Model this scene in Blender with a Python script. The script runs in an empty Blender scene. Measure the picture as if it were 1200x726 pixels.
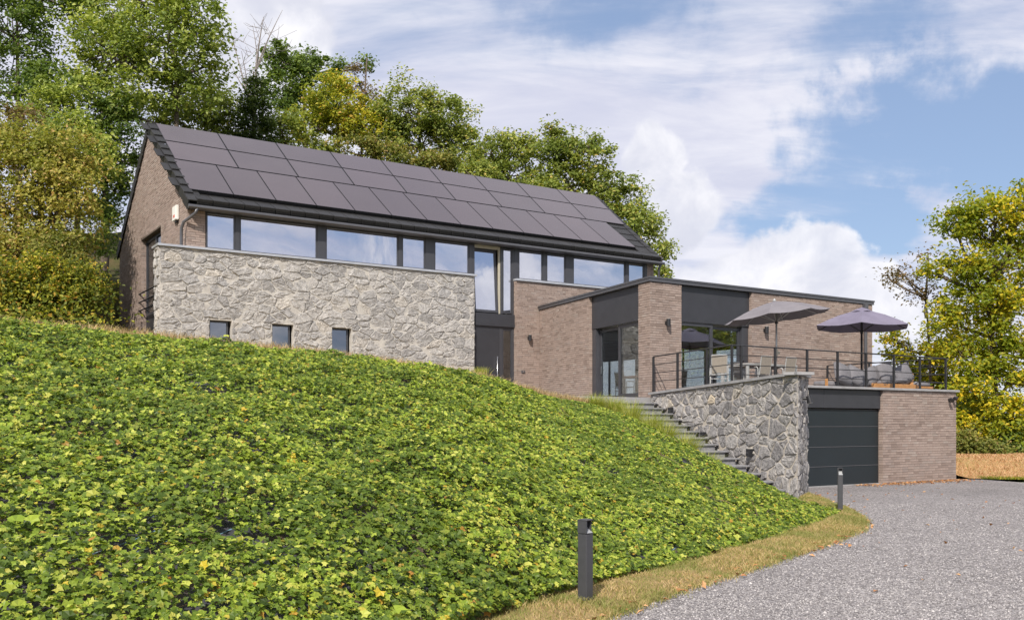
import bpy, bmesh, math, random
import numpy as np
from mathutils import Vector, Matrix
random.seed(7); RNG = np.random.default_rng(11)
R = math.radians
scene = bpy.context.scene
col = scene.collection

# ------------------------------------------------------------------ camera
CAMH, FPX, CX, CY = 1.7, 1124.0, 600.0, 496.0          # eye height, focal length in photo pixels, horizon row
cam_d = bpy.data.cameras.new('camera'); cam = bpy.data.objects.new('camera', cam_d); col.objects.link(cam)
cam.location = (0, 0, CAMH); cam.rotation_euler = (R(90), 0, 0)
cam_d.sensor_width = 36; cam_d.lens = 36 * FPX / 1200
cam_d.shift_x = 0; cam_d.shift_y = (CY - 363) / 1200
cam_d.clip_start = 0.05; cam_d.clip_end = 5000
scene.camera = cam

# ------------------------------------------------------------------ light
scene.view_settings.view_transform = 'Standard'; scene.view_settings.look = 'None'
scene.view_settings.exposure = 0.37; scene.view_settings.gamma = 1
ANG = math.atan2(1124, 1720)                            # heading of the long walls
UR = Vector((math.cos(ANG), math.sin(ANG), 0)); UL = Vector((-UR.y, UR.x, 0))
SUNV = (UR * 0.78 + UL * 0.70 + Vector((0, 0, -0.92))).normalized()   # direction the light travels
sd = bpy.data.lights.new('sun', 'SUN'); sd.energy = 4.2; sd.angle = R(1.2); sd.color = (1.0, 0.93, 0.83)
sun = bpy.data.objects.new('sun', sd); col.objects.link(sun); sun.location = (-20, -20, 40)
sun.rotation_euler = SUNV.to_track_quat('-Z', 'Y').to_euler()

class NT:
    def __init__(s, nt): s.nt = nt; s.n = nt.nodes; s.l = nt.links
    def node(s, t, **k):
        n = s.n.new(t)
        for a, b in k.items(): setattr(n, a, b)
        return n
    def put(s, sock, v):
        if hasattr(v, 'is_output') or isinstance(v, bpy.types.NodeSocket): s.l.new(v, sock)
        else: sock.default_value = v
    def math(s, op, a, b=None, c=None, clamp=False):
        n = s.n.new('ShaderNodeMath'); n.operation = op; n.use_clamp = clamp
        s.put(n.inputs[0], a)
        if b is not None: s.put(n.inputs[1], b)
        if c is not None: s.put(n.inputs[2], c)
        return n.outputs[0]
    def vmath(s, op, a, b=None):
        n = s.n.new('ShaderNodeVectorMath'); n.operation = op; s.put(n.inputs[0], a)
        if b is not None: s.put(n.inputs[1], b)
        return n.outputs[0]
    def mix(s, f, a, b, blend='MIX'):
        n = s.n.new('ShaderNodeMix'); n.data_type = 'RGBA'; n.blend_type = blend
        s.put(n.inputs[0], f); s.put(n.inputs[6], a); s.put(n.inputs[7], b); return n.outputs[2]
    def noise(s, vec, scale, detail=4, rough=0.55, dist=0.0):
        n = s.n.new('ShaderNodeTexNoise'); n.inputs['Scale'].default_value = scale; n.inputs['Detail'].default_value = detail
        n.inputs['Roughness'].default_value = rough; n.inputs['Distortion'].default_value = dist
        if vec is not None: s.l.new(vec, n.inputs['Vector'])
        return n.outputs[0]
    def ramp(s, f, stops, interp='LINEAR'):
        n = s.n.new('ShaderNodeValToRGB'); n.color_ramp.interpolation = interp; e = n.color_ramp.elements
        while len(e) > 1: e.remove(e[0])
        e[0].position = stops[0][0]; e[0].color = C4(stops[0][1])
        for p, c in stops[1:]:
            x = e.new(p); x.color = C4(c)
        s.put(n.inputs[0], f); return n.outputs[0]
    def maprange(s, v, a, b, c=0.0, d=1.0, t='SMOOTHSTEP'):
        n = s.n.new('ShaderNodeMapRange'); n.interpolation_type = t
        s.put(n.inputs[0], v); n.inputs[1].default_value = a; n.inputs[2].default_value = b
        n.inputs[3].default_value = c; n.inputs[4].default_value = d; return n.outputs[0]
def C4(c): return (c, c, c, 1) if isinstance(c, (int, float)) else (tuple(c) + (1,) if len(c) == 3 else tuple(c))

world = bpy.data.worlds.new('World'); scene.world = world; world.use_nodes = True
def build_sky():
    t = NT(world.node_tree); t.n.clear()
    sky = t.node('ShaderNodeTexSky', sky_type='NISHITA'); sky.sun_disc = False
    d = -SUNV; sky.sun_elevation = math.asin(d.z); sky.sun_rotation = math.atan2(d.x, d.y)
    sky.air_density = 1.0; sky.dust_density = 0.6; sky.ozone_density = 1.6
    tc = t.node('ShaderNodeTexCoord'); dv = t.vmath('NORMALIZE', tc.outputs['Generated'])
    sep = t.node('ShaderNodeSeparateXYZ'); t.l.new(dv, sep.inputs[0]); x, y, z = sep.outputs
    az = t.math('ARCTAN2', x, y); el = t.math('ARCSINE', z)
    # high veil: noise on a plane far overhead, so streaks converge towards the horizon
    zz = t.math('ADD', t.math('MAXIMUM', z, 0.0), 0.16)
    cp = t.node('ShaderNodeCombineXYZ'); t.put(cp.inputs[0], t.math('DIVIDE', x, zz)); t.put(cp.inputs[1], t.math('DIVIDE', y, zz)); cp.inputs[2].default_value = 3.1
    mp = t.node('ShaderNodeMapping'); mp.inputs['Rotation'].default_value = (0, 0, R(38)); mp.inputs['Scale'].default_value = (0.55, 1.35, 1)
    t.l.new(cp.outputs[0], mp.inputs[0])
    veil = t.noise(mp.outputs[0], 1.15, 9, 0.60, 0.55)
    fine = t.noise(mp.outputs[0], 3.4, 8, 0.60, 0.4)
    n3 = t.noise(dv, 9.0, 9, 0.56, 0.15)
    def blob(a0, e0, ra, re, rough=0.9, tilt=0.0):
        da = t.math('SUBTRACT', az, a0); de = t.math('SUBTRACT', el, e0)
        a2 = t.math('DIVIDE', t.math('ADD', da, t.math('MULTIPLY', de, tilt)), ra); e2 = t.math('DIVIDE', t.math('SUBTRACT', de, t.math('MULTIPLY', da, tilt)), re)
        r = t.math('SQRT', t.math('ADD', t.math('MULTIPLY', a2, a2), t.math('MULTIPLY', e2, e2)))
        return t.math('SUBTRACT', t.math('ADD', 1.0, t.math('MULTIPLY', t.math('SUBTRACT', n3, 0.5), rough * 2.2)), r)
    blue = t.math('MAXIMUM', blob(0.44, 0.262, 0.15, 0.075, 1.2, -0.25), blob(0.33, 0.20, 0.12, 0.035, 1.2))
    blue2 = t.math('MAXIMUM', blob(0.33, 0.355, 0.10, 0.03, 2.2, .3), blob(0.075, 0.40, 0.10, 0.03, 2.2))
    cov = t.math('ADD', t.math('MULTIPLY', veil, 1.0), t.math('MULTIPLY', fine, 0.45))
    bf = t.maprange(blue, -0.35, 0.45)
    front = t.maprange(y, -0.1, 0.45)
    bias = t.math('ADD', -0.02, t.math('MULTIPLY', front, 0.21))
    cov = t.math('SUBTRACT', t.math('ADD', cov, bias), t.math('MULTIPLY', bf, 0.40)); cov = t.math('SUBTRACT', cov, t.math('MULTIPLY', t.maprange(blue2, -0.6, 0.7), 0.16))
    vm = t.maprange(cov, 0.55, 0.93)
    cum = blob(0.285, 0.155, 0.075, 0.045, 1.0)
    for a in ((0.23, 0.150, 0.05, 0.03), (0.345, 0.130, 0.055, 0.030), (0.39, 0.10, 0.07, 0.022), (0.145, 0.262, 0.036, 0.036), (0.175, 0.215, 0.045, 0.042), (0.22, 0.135, 0.07, 0.03),
              (-0.25, 0.37, 0.07, 0.06)):
        cum = t.math('MAXIMUM', cum, blob(*a, 1.0))
    cm = t.maprange(cum, 0.0, 0.22)
    rear = t.math('MULTIPLY', t.maprange(t.noise(dv, 7.5, 8, 0.56, 0.6), 0.46, 0.56), t.maprange(y, 0.25, -0.15)); cm = t.math('MAXIMUM', cm, rear)
    shade = t.maprange(t.noise(dv, 15.0, 7, 0.55, 0.3), 0.30, 0.72)
    skyc = t.node('ShaderNodeVectorMath', operation='SCALE'); t.l.new(sky.outputs[0], skyc.inputs[0]); skyc.inputs[3].default_value = 0.09
    base = t.mix(0.50, skyc.outputs[0], C4((0.31, 0.41, 0.63)))
    vcol = t.mix(t.maprange(fine, 0.3, 0.72), C4((0.54, 0.55, 0.66)), C4((0.72, 0.715, 0.77)))
    c1 = t.mix(t.math('MULTIPLY', vm, 0.93), base, vcol)
    ccol = t.mix(shade, C4((0.56, 0.575, 0.66)), C4((0.84, 0.83, 0.85)))
    c2 = t.mix(t.math('MULTIPLY', cm, 0.92), c1, ccol)
    bg = t.node('ShaderNodeBackground'); t.l.new(c2, bg.inputs[0]); bg.inputs[1].default_value = 1.0
    out = t.node('ShaderNodeOutputWorld'); t.l.new(bg.outputs[0], out.inputs[0])
build_sky()

# ------------------------------------------------------------------ frames and helpers
O = Vector((-10.43, 28.39, 0))
HF = Matrix.Translation(O) @ Matrix.Rotation(ANG, 4, 'Z')      # house frame: x along the front, y into the house
WF = Matrix.Identity(4)
def at(px, py, Y): return Vector(((px - CX) / FPX * Y, Y, CAMH + (CY - py) / FPX * Y))
def loc(p): q = HF.inverted() @ Vector((p[0], p[1], 0)); return (q.x, q.y)
BASE = {}
def tag(o, label=None, cat=None, group=None, kind=None):
    if label: o['label'] = label
    if cat: o['category'] = cat
    if group: o['group'] = group
    if kind: o['kind'] = kind
    return o
def thing(name, label, cat, base=(0, 0, 0), frame=HF, group=None, rz=0):
    o = bpy.data.objects.new(name, None); col.objects.link(o); o.empty_display_size = 0.3
    o.matrix_world = frame @ Matrix.Translation(Vector(base)) @ Matrix.Rotation(rz, 4, 'Z')
    BASE[o.name] = Vector(base); return tag(o, label, cat, group)
def place(o, parent, frame, base=None):
    col.objects.link(o)
    if parent: o.parent = parent; BASE[o.name] = BASE.get(parent.name, Vector((0, 0, 0)))
    elif frame is not None: o.matrix_world = frame @ Matrix.Translation(base or Vector((0, 0, 0))); BASE[o.name] = base or Vector((0, 0, 0))
    return o
def copy_tree(o, parent=None):
    c = o.copy(); col.objects.link(c); BASE[c.name] = BASE.get(o.name, Vector((0, 0, 0)))
    if parent: c.parent = parent
    for ch in list(o.children): copy_tree(ch, c)
    return c
class MB:
    def __init__(s): s.v = []; s.f = []
    def add(s, vs, fs):
        n = len(s.v); s.v += [tuple(v) for v in vs]; s.f += [tuple(i + n for i in f) for f in fs]; return s
    def box(s, x0, x1, y0, y1, z0, z1):
        return s.add([(x0, y0, z0), (x1, y0, z0), (x1, y1, z0), (x0, y1, z0), (x0, y0, z1), (x1, y0, z1), (x1, y1, z1), (x0, y1, z1)],
                     [(0, 3, 2, 1), (4, 5, 6, 7), (0, 1, 5, 4), (1, 2, 6, 5), (2, 3, 7, 6), (3, 0, 4, 7)])
    def cbox(s, x0, x1, y0, y1, z0, z1, c=0.006):         # box with chamfered edges
        bm = bmesh.new(); bmesh.ops.create_cube(bm, size=1)
        for v in bm.verts: v.co = Vector(((x0 + x1) / 2 + v.co.x * (x1 - x0), (y0 + y1) / 2 + v.co.y * (y1 - y0), (z0 + z1) / 2 + v.co.z * (z1 - z0)))
        bmesh.ops.bevel(bm, geom=bm.edges[:], offset=c, segments=1, affect='EDGES')
        bm.verts.index_update(); s.add([v.co for v in bm.verts], [[v.index for v in f.verts] for f in bm.faces]); bm.free(); return s
    def prism(s, poly, z0, z1, ztop=None):
        n = len(poly); zt = ztop or [z1] * n
        vs = [(p[0], p[1], z0) for p in poly] + [(p[0], p[1], zt[i]) for i, p in enumerate(poly)]
        return s.add(vs, [tuple(range(n))[::-1], tuple(range(n, 2 * n))] + [(i, (i + 1) % n, n + (i + 1) % n, n + i) for i in range(n)])
    def prism_dir(s, pts, off):                            # polygon of 3-D points swept by an offset
        n = len(pts); o = Vector(off); vs = [Vector(p) for p in pts]; vs += [v + o for v in vs]
        return s.add(vs, [tuple(range(n))[::-1], tuple(range(n, 2 * n))] + [(i, (i + 1) % n, n + (i + 1) % n, n + i) for i in range(n)])
    def tube(s, pts, rad, n=8, cap=True):
        pts = [Vector(p) for p in pts]; rad = rad if isinstance(rad, (list, tuple)) else [rad] * len(pts)
        base = len(s.v); prev = None
        for i, p in enumerate(pts):
            d = (pts[min(i + 1, len(pts) - 1)] - pts[max(i - 1, 0)]).normalized()
            a = prev if prev is not None else (Vector((0, 0, 1)) if abs(d.z) < 0.9 else Vector((1, 0, 0)))
            a = (a - d * a.dot(d)).normalized(); b = d.cross(a); prev = a
            for k in range(n):
                t = 2 * math.pi * k / n; q = p + (a * math.cos(t) + b * math.sin(t)) * rad[i]; s.v.append(tuple(q))
        for i in range(len(pts) - 1):
            for k in range(n):
                s.f.append((base + i * n + k, base + i * n + (k + 1) % n, base + (i + 1) * n + (k + 1) % n, base + (i + 1) * n + k))
        if cap: s.f.append(tuple(base + k for k in range(n))[::-1]); s.f.append(tuple(base + (len(pts) - 1) * n + k for k in range(n)))
        return s
    def bar(s, a, b, w, h=None):                           # square bar between two points
        return s.tube([a, b], (w if h is None else w) * 0.7071, 4)
    def build(s, name, mat, parent=None, frame=None, base=None, smooth=False, bevel=0, fix=True):
        b = BASE.get(parent.name, Vector((0, 0, 0))) if parent else (base or Vector((0, 0, 0)))
        me = bpy.data.meshes.new(name)
        me.from_pydata([(x - b.x, y - b.y, z - b.z) for x, y, z in s.v], [], s.f)
        if fix:
            bm = bmesh.new(); bm.from_mesh(me); bmesh.ops.recalc_face_normals(bm, faces=bm.faces[:]); bm.to_mesh(me); bm.free()
        if smooth: me.polygons.foreach_set('use_smooth', [True] * len(me.polygons))
        me.materials.append(mat); me.update()
        o = bpy.data.objects.new(name, me); place(o, parent, frame if parent is None else None, b)
        if parent is None and frame is None: pass
        if bevel:
            m = o.modifiers.new('bevel', 'BEVEL'); m.width = bevel; m.segments = 2; m.limit_method = 'ANGLE'; m.angle_limit = R(50)
        return o
def np_mesh(name, verts, faces, mat, parent=None, smooth=False, uv=None):
    """verts (N,3), faces (M,k) arrays in world space"""
    me = bpy.data.meshes.new(name); verts = np.asarray(verts, np.float32); faces = np.asarray(faces, np.int32)
    me.vertices.add(len(verts)); me.vertices.foreach_set('co', verts.ravel())
    k = faces.shape[1]; me.loops.add(faces.size); me.loops.foreach_set('vertex_index', faces.ravel())
    me.polygons.add(len(faces)); me.polygons.foreach_set('loop_start', np.arange(0, faces.size, k, dtype=np.int32))
    me.polygons.foreach_set('loop_total', np.full(len(faces), k, np.int32))
    me.polygons.foreach_set('use_smooth', np.full(len(faces), bool(smooth)))
    me.materials.append(mat); me.update(calc_edges=True)
    o = bpy.data.objects.new(name, me); col.objects.link(o)
    if parent: o.parent = parent
    return o

# ------------------------------------------------------------------ materials
def mat(name):
    m = bpy.data.materials.new(name); m.use_nodes = True; t = NT(m.node_tree); b = t.n['Principled BSDF']; return m, t, b
def geo_random(t):
    g = t.node('ShaderNodeNewGeometry'); oi = t.node('ShaderNodeObjectInfo')
    return t.math('FRACT', t.math('ADD', g.outputs['Random Per Island'], oi.outputs['Random'])), g
def bump(t, b, h, strength=0.3, dist=0.02):
    n = t.node('ShaderNodeBump'); n.inputs['Strength'].default_value = strength; n.inputs['Distance'].default_value = dist
    t.put(n.inputs['Height'], h); t.l.new(n.outputs[0], b.inputs['Normal'])
def objco(t): return t.node('ShaderNodeTexCoord').outputs['Object']
def simple(name, c, rough=0.5, metal=0.0, spec=0.5, var=0.08, nscale=6, bumps=0.0, bscale=60):
    m, t, b = mat(name); co = objco(t)
    n = t.noise(co, nscale, 5, 0.6)
    c0 = tuple(x * (1 - var) for x in c); c1 = tuple(x * (1 + var) for x in c)
    t.l.new(t.ramp(n, [(0.3, c0), (0.7, c1)]), b.inputs['Base Color'])
    b.inputs['Roughness'].default_value = rough; b.inputs['Metallic'].default_value = metal
    b.inputs['Specular IOR Level'].default_value = spec
    t.l.new(t.math('ADD', rough - 0.05, t.math('MULTIPLY', t.noise(co, nscale * 4, 4), 0.1)), b.inputs['Roughness'])
    if bumps: bump(t, b, t.noise(co, bscale, 4), bumps, 0.01)
    return m
def brick_mat():
    m, t, b = mat('brick'); r, g = geo_random(t); co = objco(t)
    c = t.ramp(r, [(0.0, (0.235, 0.180, 0.155)), (0.2, (0.290, 0.226, 0.196)), (0.5, (0.315, 0.246, 0.214)), (0.75, (0.338, 0.267, 0.233)), (0.93, (0.280, 0.226, 0.202)), (1.0, (0.355, 0.295, 0.260))])
    n = t.noise(g.outputs['Position'], 38, 6, 0.7); n2 = t.noise(g.outputs['Position'], 1.1, 4, 0.6)
    c = t.mix(0.5, c, t.ramp(n, [(0.25, 0.38), (0.75, 0.64)]), 'OVERLAY'); c = t.mix(0.35, c, t.ramp(n2, [(0.3, 0.38), (0.7, 0.6)]), 'OVERLAY')
    t.l.new(c, b.inputs['Base Color']); b.inputs['Roughness'].default_value = 0.92; b.inputs['Specular IOR Level'].default_value = 0.2
    bump(t, b, n, 0.5, 0.010); return m
M = {}
M['brick'] = brick_mat()
M['mortar'] = simple('brick_joint', (0.185, 0.147, 0.125), 0.95, spec=0.1, nscale=20, bumps=0.4)
def plain_brick():
    m, t, b = mat('plain_brick'); co = objco(t)
    mp = t.node('ShaderNodeMapping'); mp.inputs['Rotation'].default_value = (R(90), 0, 0); t.l.new(co, mp.inputs[0])
    n = t.node('ShaderNodeTexBrick'); t.l.new(mp.outputs[0], n.inputs['Vector']); n.inputs['Scale'].default_value = 4; n.inputs['Row Height'].default_value = 0.26; n.inputs['Brick Width'].default_value = 1
    n.inputs['Color1'].default_value = (0.35, 0.26, 0.21, 1); n.inputs['Color2'].default_value = (0.42, 0.33, 0.27, 1); n.inputs['Mortar'].default_value = (0.18, 0.14, 0.12, 1)
    t.l.new(n.outputs[0], b.inputs['Base Color']); b.inputs['Roughness'].default_value = 0.9; return m
M['plain_brick'] = plain_brick()
def stone_mat(name, stops, bstr=0.9):
    m, t, b = mat(name); r, g = geo_random(t); P = g.outputs['Position']
    c = t.ramp(r, stops)
    n = t.noise(P, 9, 9, 0.68, 0.6); n2 = t.noise(P, 45, 6, 0.7); v = t.node('ShaderNodeTexVoronoi'); v.feature = 'DISTANCE_TO_EDGE'; v.inputs['Scale'].default_value = 7; t.l.new(P, v.inputs['Vector'])
    c = t.mix(0.85, c, t.ramp(n, [(0.3, 0.26), (0.5, 0.5), (0.7, 0.74)]), 'OVERLAY')
    c = t.mix(0.5, c, t.ramp(n2, [(0.3, 0.35), (0.7, 0.65)]), 'OVERLAY')
    t.l.new(c, b.inputs['Base Color']); b.inputs['Roughness'].default_value = 0.9; b.inputs['Specular IOR Level'].default_value = 0.2
    h = t.math('ADD', t.math('MULTIPLY', n, 1.0), t.math('MULTIPLY', n2, 0.3)); bump(t, b, h, bstr, 0.06); return m
M['stone_pale'] = stone_mat('pale_stone', [(0.0, (0.30, 0.29, 0.285)), (0.3, (0.395, 0.38, 0.365)), (0.6, (0.45, 0.43, 0.41)), (0.85, (0.36, 0.35, 0.345)), (1.0, (0.50, 0.465, 0.42))], 0.9)
M['stone_grey'] = stone_mat('grey_stone', [(0.0, (0.225, 0.215, 0.215)), (0.3, (0.285, 0.272, 0.27)), (0.6, (0.345, 0.33, 0.32)), (0.93, (0.375, 0.355, 0.34)), (0.97, (0.40, 0.37, 0.33)), (1.0, (0.50, 0.42, 0.31))])
M['stone_mortar'] = simple('stone_mortar', (0.50, 0.45, 0.385), 0.95, spec=0.1, nscale=5, var=0.2, bumps=0.7, bscale=50)
M['mortar_pale'] = simple('pale_stone_mortar', (0.47, 0.445, 0.41), 0.95, spec=0.1, nscale=5, var=0.2, bumps=0.7, bscale=50)
M['bluestone'] = simple('bluestone', (0.235, 0.235, 0.25), 0.75, nscale=8, var=0.22, bumps=0.25, bscale=80)
M['coping'] = simple('coping_grey', (0.30, 0.295, 0.30), 0.6, nscale=5, var=0.15, bumps=0.15)
M['zinc'] = simple('zinc_coping', (0.52, 0.53, 0.56), 0.35, metal=0.5, nscale=4, var=0.08)
M['anthracite'] = simple('anthracite_metal', (0.036, 0.037, 0.044), 0.42, spec=0.5, nscale=2.5, var=0.12)
M['frame'] = simple('window_frame', (0.05, 0.051, 0.06), 0.35, nscale=5, var=0.06)
M['garage_panel'] = simple('garage_door_paint', (0.011, 0.017, 0.021), 0.45, nscale=1.2, var=0.10, bumps=0.12, bscale=300)
M['black'] = simple('black_metal', (0.018, 0.018, 0.021), 0.45, nscale=8, var=0.1)
M['gutter'] = simple('gutter_grey', (0.10, 0.10, 0.11), 0.35, metal=0.3, nscale=5)
M['steel'] = simple('brushed_steel', (0.55, 0.55, 0.56), 0.28, metal=1.0, nscale=10, var=0.05)
M['alu'] = simple('aluminium_frame', (0.42, 0.42, 0.415), 0.4, metal=0.4, nscale=10, var=0.05)
M['cream'] = simple('cream_profile', (0.45, 0.42, 0.34), 0.5, nscale=8)
M['white'] = simple('white_plastic', (0.74, 0.73, 0.69), 0.45, nscale=8, var=0.03)
M['red'] = simple('red_label', (0.6, 0.16, 0.12), 0.5)
M['sling'] = simple('taupe_sling_fabric', (0.25, 0.22, 0.185), 0.85, nscale=30, var=0.12, bumps=0.3, bscale=250)
M['hardwood'] = simple('red_brown_tabletop', (0.20, 0.085, 0.05), 0.4, nscale=12, var=0.25)
M['teak'] = simple('orange_teak', (0.40, 0.20, 0.075), 0.55, nscale=9, var=0.2)
M['cushion'] = simple('grey_cushion', (0.165, 0.16, 0.175), 0.9, nscale=12, var=0.12, bumps=0.3, bscale=120)
M['umb_grey'] = None
M['interior'] = simple('interior_plaster', (0.42, 0.40, 0.38), 0.9, nscale=3, var=0.05)
M['ceiling'] = simple('white_ceiling', (0.66, 0.65, 0.63), 0.9, nscale=3, var=0.03)
M['int_floor'] = simple('interior_floor', (0.22, 0.20, 0.18), 0.35, nscale=4)
M['dark_furn'] = simple('dark_furniture', (0.04, 0.045, 0.055), 0.4, nscale=4)
M['curtain'] = simple('white_curtain', (0.72, 0.74, 0.74), 0.9, nscale=5, var=0.04)
M['bark'] = simple('bark', (0.11, 0.085, 0.065), 0.95, nscale=14, var=0.4, bumps=0.8, bscale=40)
M['pale_bark'] = simple('grey_dead_wood', (0.25, 0.22, 0.21), 0.95, nscale=14, var=0.3)
M['twig'] = simple('ivy_stem', (0.23, 0.15, 0.09), 0.95, nscale=14, var=0.4)
def tile_mat():
    m, t, b = mat('roof_tile'); r, g = geo_random(t); n = t.noise(g.outputs['Position'], 16, 5, 0.6)
    t.l.new(t.mix(0.5, t.ramp(r, [(0, 0.014), (1, 0.03)]), t.ramp(n, [(0.3, 0.012), (0.7, (0.038, 0.036, 0.038))])), b.inputs['Base Color'])
    b.inputs['Roughness'].default_value = 0.55; b.inputs['Specular IOR Level'].default_value = 0.3; bump(t, b, n, 0.2, 0.01); return m
M['tile'] = tile_mat()
def panel_mat():
    m, t, b = mat('solar_glass'); co = objco(t); r, g = geo_random(t); oi = t.node('ShaderNodeObjectInfo')
    n = t.noise(g.outputs['Position'], 0.7, 3, 0.5)
    c = t.mix(t.math('MULTIPLY', t.math('ADD', n, oi.outputs['Random']), 0.5), C4((0.050, 0.036, 0.041)), C4((0.088, 0.064, 0.072)))
    w = t.node('ShaderNodeTexWave'); w.inputs['Scale'].default_value = 9; t.l.new(co, w.inputs[0])
    c = t.mix(t.math('MULTIPLY', w.outputs['Fac'], 0.06), c, C4(0.09))
    t.l.new(c, b.inputs['Base Color']); t.l.new(t.math('ADD', 0.10, t.math('MULTIPLY', t.noise(g.outputs['Position'], 1.5, 4), 0.16)), b.inputs['Roughness'])
    b.inputs['Coat Weight'].default_value = 0.0; b.inputs['IOR'].default_value = 1.55; bump(t, b, t.noise(g.outputs['Position'], 0.9, 2), 0.03, 0.05); return m
M['solar'] = panel_mat()
def glass_mat(name, refl, tint, gl=(0.80, 0.83, 0.90), wav=0.02):
    m = bpy.data.materials.new(name); m.use_nodes = True; t = NT(m.node_tree); t.n.clear()
    g = t.node('ShaderNodeBsdfGlossy'); g.inputs['Color'].default_value = C4(gl); g.inputs['Roughness'].default_value = 0.0
    tr = t.node('ShaderNodeBsdfTransparent'); tr.inputs[0].default_value = C4(tint)
    geo = t.node('ShaderNodeNewGeometry'); bp = t.node('ShaderNodeBump'); bp.inputs['Strength'].default_value = wav; bp.inputs['Distance'].default_value = 0.05
    t.l.new(t.noise(geo.outputs['Position'], 1.3, 2, 0.4), bp.inputs['Height']); t.l.new(bp.outputs[0], g.inputs['Normal'])
    fr = t.node('ShaderNodeLayerWeight'); fr.inputs[0].default_value = 0.35
    f = t.math('ADD', refl, t.math('MULTIPLY', fr.outputs['Fresnel'], 0.35), clamp=True)
    mx = t.node('ShaderNodeMixShader'); t.l.new(f, mx.inputs[0]); t.l.new(tr.outputs[0], mx.inputs[1]); t.l.new(g.outputs[0], mx.inputs[2])
    o = t.node('ShaderNodeOutputMaterial'); t.l.new(mx.outputs[0], o.inputs[0]); return m
M['glass'] = glass_mat('sun_control_glass', 0.66, (0.5, 0.52, 0.55), (0.92, 0.93, 1.0))
M['door_glass'] = glass_mat('door_glass', 0.16, (0.93, 0.95, 0.95), (0.75, 0.78, 0.80))
M['small_glass'] = glass_mat('small_window_glass', 0.34, (0.30, 0.30, 0.25), (0.62, 0.66, 0.74))
M['side_glass'] = glass_mat('side_door_glass', 0.10, (0.92, 0.94, 0.94), (0.7, 0.72, 0.74))
M['clear_glass'] = glass_mat('clear_glass', 0.0, (0.93, 0.97, 0.96))
def fabric(name, c):
    m, t, b = mat(name); co = objco(t)
    n = t.noise(co, 3, 4); c1 = tuple(x * 0.9 for x in c); c2 = tuple(x * 1.08 for x in c)
    t.l.new(t.ramp(n, [(0.3, c1), (0.7, c2)]), b.inputs['Base Color']); b.inputs['Roughness'].default_value = 0.9; b.inputs['Specular IOR Level'].default_value = 0.1
    tl = t.node('ShaderNodeBsdfTranslucent'); tl.inputs[0].default_value = C4(tuple(x * 0.6 for x in c))
    mx = t.node('ShaderNodeMixShader'); mx.inputs[0].default_value = 0.18; t.l.new(b.outputs[0], mx.inputs[1]); t.l.new(tl.outputs[0], mx.inputs[2])
    t.l.new(mx.outputs[0], t.n['Material Output'].inputs[0]); bump(t, b, t.noise(co, 220, 3), 0.2, 0.005); return m
M['umb_taupe'] = fabric('grey_umbrella_cloth', (0.24, 0.225, 0.245))
M['umb_lilac'] = fabric('lilac_umbrella_cloth', (0.225, 0.205, 0.275))
def leaf_mat(name, stops, clump=None, cscale=0.9, trans=0.38, gloss=0.25, rough=0.55, gain=1.0):
    stops = [(p, tuple(x * gain for x in c)) for p, c in stops]; clump = tuple(x * gain for x in clump) if clump else None
    m, t, b = mat(name); g = t.node('ShaderNodeNewGeometry')
    c = t.ramp(g.outputs['Random Per Island'], stops)
    if clump:
        n = t.noise(g.outputs['Position'], cscale, 4, 0.6, 0.4)
        c = t.mix(t.maprange(n, 0.42, 0.62), c, t.mix(0.7, c, C4(clump)))
    t.l.new(c, b.inputs['Base Color']); b.inputs['Roughness'].default_value = rough; b.inputs['Specular IOR Level'].default_value = gloss
    tl = t.node('ShaderNodeBsdfTranslucent'); t.l.new(t.mix(1.0, c, C4((1.5, 1.5, 0.7)), 'MULTIPLY'), tl.inputs[0])
    mx = t.node('ShaderNodeMixShader'); mx.inputs[0].default_value = trans; t.l.new(b.outputs[0], mx.inputs[1]); t.l.new(tl.outputs[0], mx.inputs[2])
    t.l.new(mx.outputs[0], t.n['Material Output'].inputs[0]); return m

# ------------------------------------------------------------------ terrain curves (world space)
def resample(pts, n):
    p = np.array(pts, float); d = np.r_[0, np.cumsum(np.linalg.norm(np.diff(p, axis=0), axis=1))]
    t = np.linspace(0, d[-1], n); lin = np.stack([np.interp(t, d, p[:, k]) for k in range(p.shape[1])], 1)
    k = 5; ker = np.hanning(k + 2)[1:-1]; ker /= ker.sum(); pad = np.pad(lin, ((k // 2, k // 2), (0, 0)), 'edge')
    out = np.stack([np.convolve(pad[:, j], ker, 'valid') for j in range(p.shape[1])], 1); out[0] = lin[0]; out[-1] = lin[-1]; return out
RIM = [(-15, 11.5, 3.35), (-11.5, 13.2, 3.30)] + [tuple(at(px, py + (5 if px < 660 else 3), Y)) for px, py, Y in ((0, 376, 15), (95, 383, 15.7), (185, 391, 16.5), (260, 400, 17.2), (340, 407, 18), (430, 418, 19), (500, 427, 20), (560, 436, 21),
        (600, 448, 22), (640, 459, 23), (690, 470, 24.2), (750, 494, 23.0), (800, 523, 21.6), (850, 551, 20.4), (900, 574, 19.6), (940, 590, 19.2), (972, 600, 18.9))]
FOOT = [(-15, -2.5, 0.0), (-11, 0.2, 0.0), (-7.5, 2.4, 0.0), (-4.5, 4.0, 0.0), (-2.1, 5.7, 0.0), (-0.75, 7.2, 0.0), (0.15, 8.85, 0.0), (0.85, 10.0, 0.0), (1.6, 10.9, 0.0), (2.4, 12.0, 0.0), (3.2, 13.2, 0.0), (4.1, 14.5, 0.0),
        (4.9, 15.7, 0.0), (5.6, 16.9, 0.0), (6.05, 17.7, 0.0), (6.35, 18.3, 0.0), (6.45, 18.8, 0.0)]
NU = 140
rim = resample(RIM, NU); foot = resample(FOOT, NU)
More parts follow.
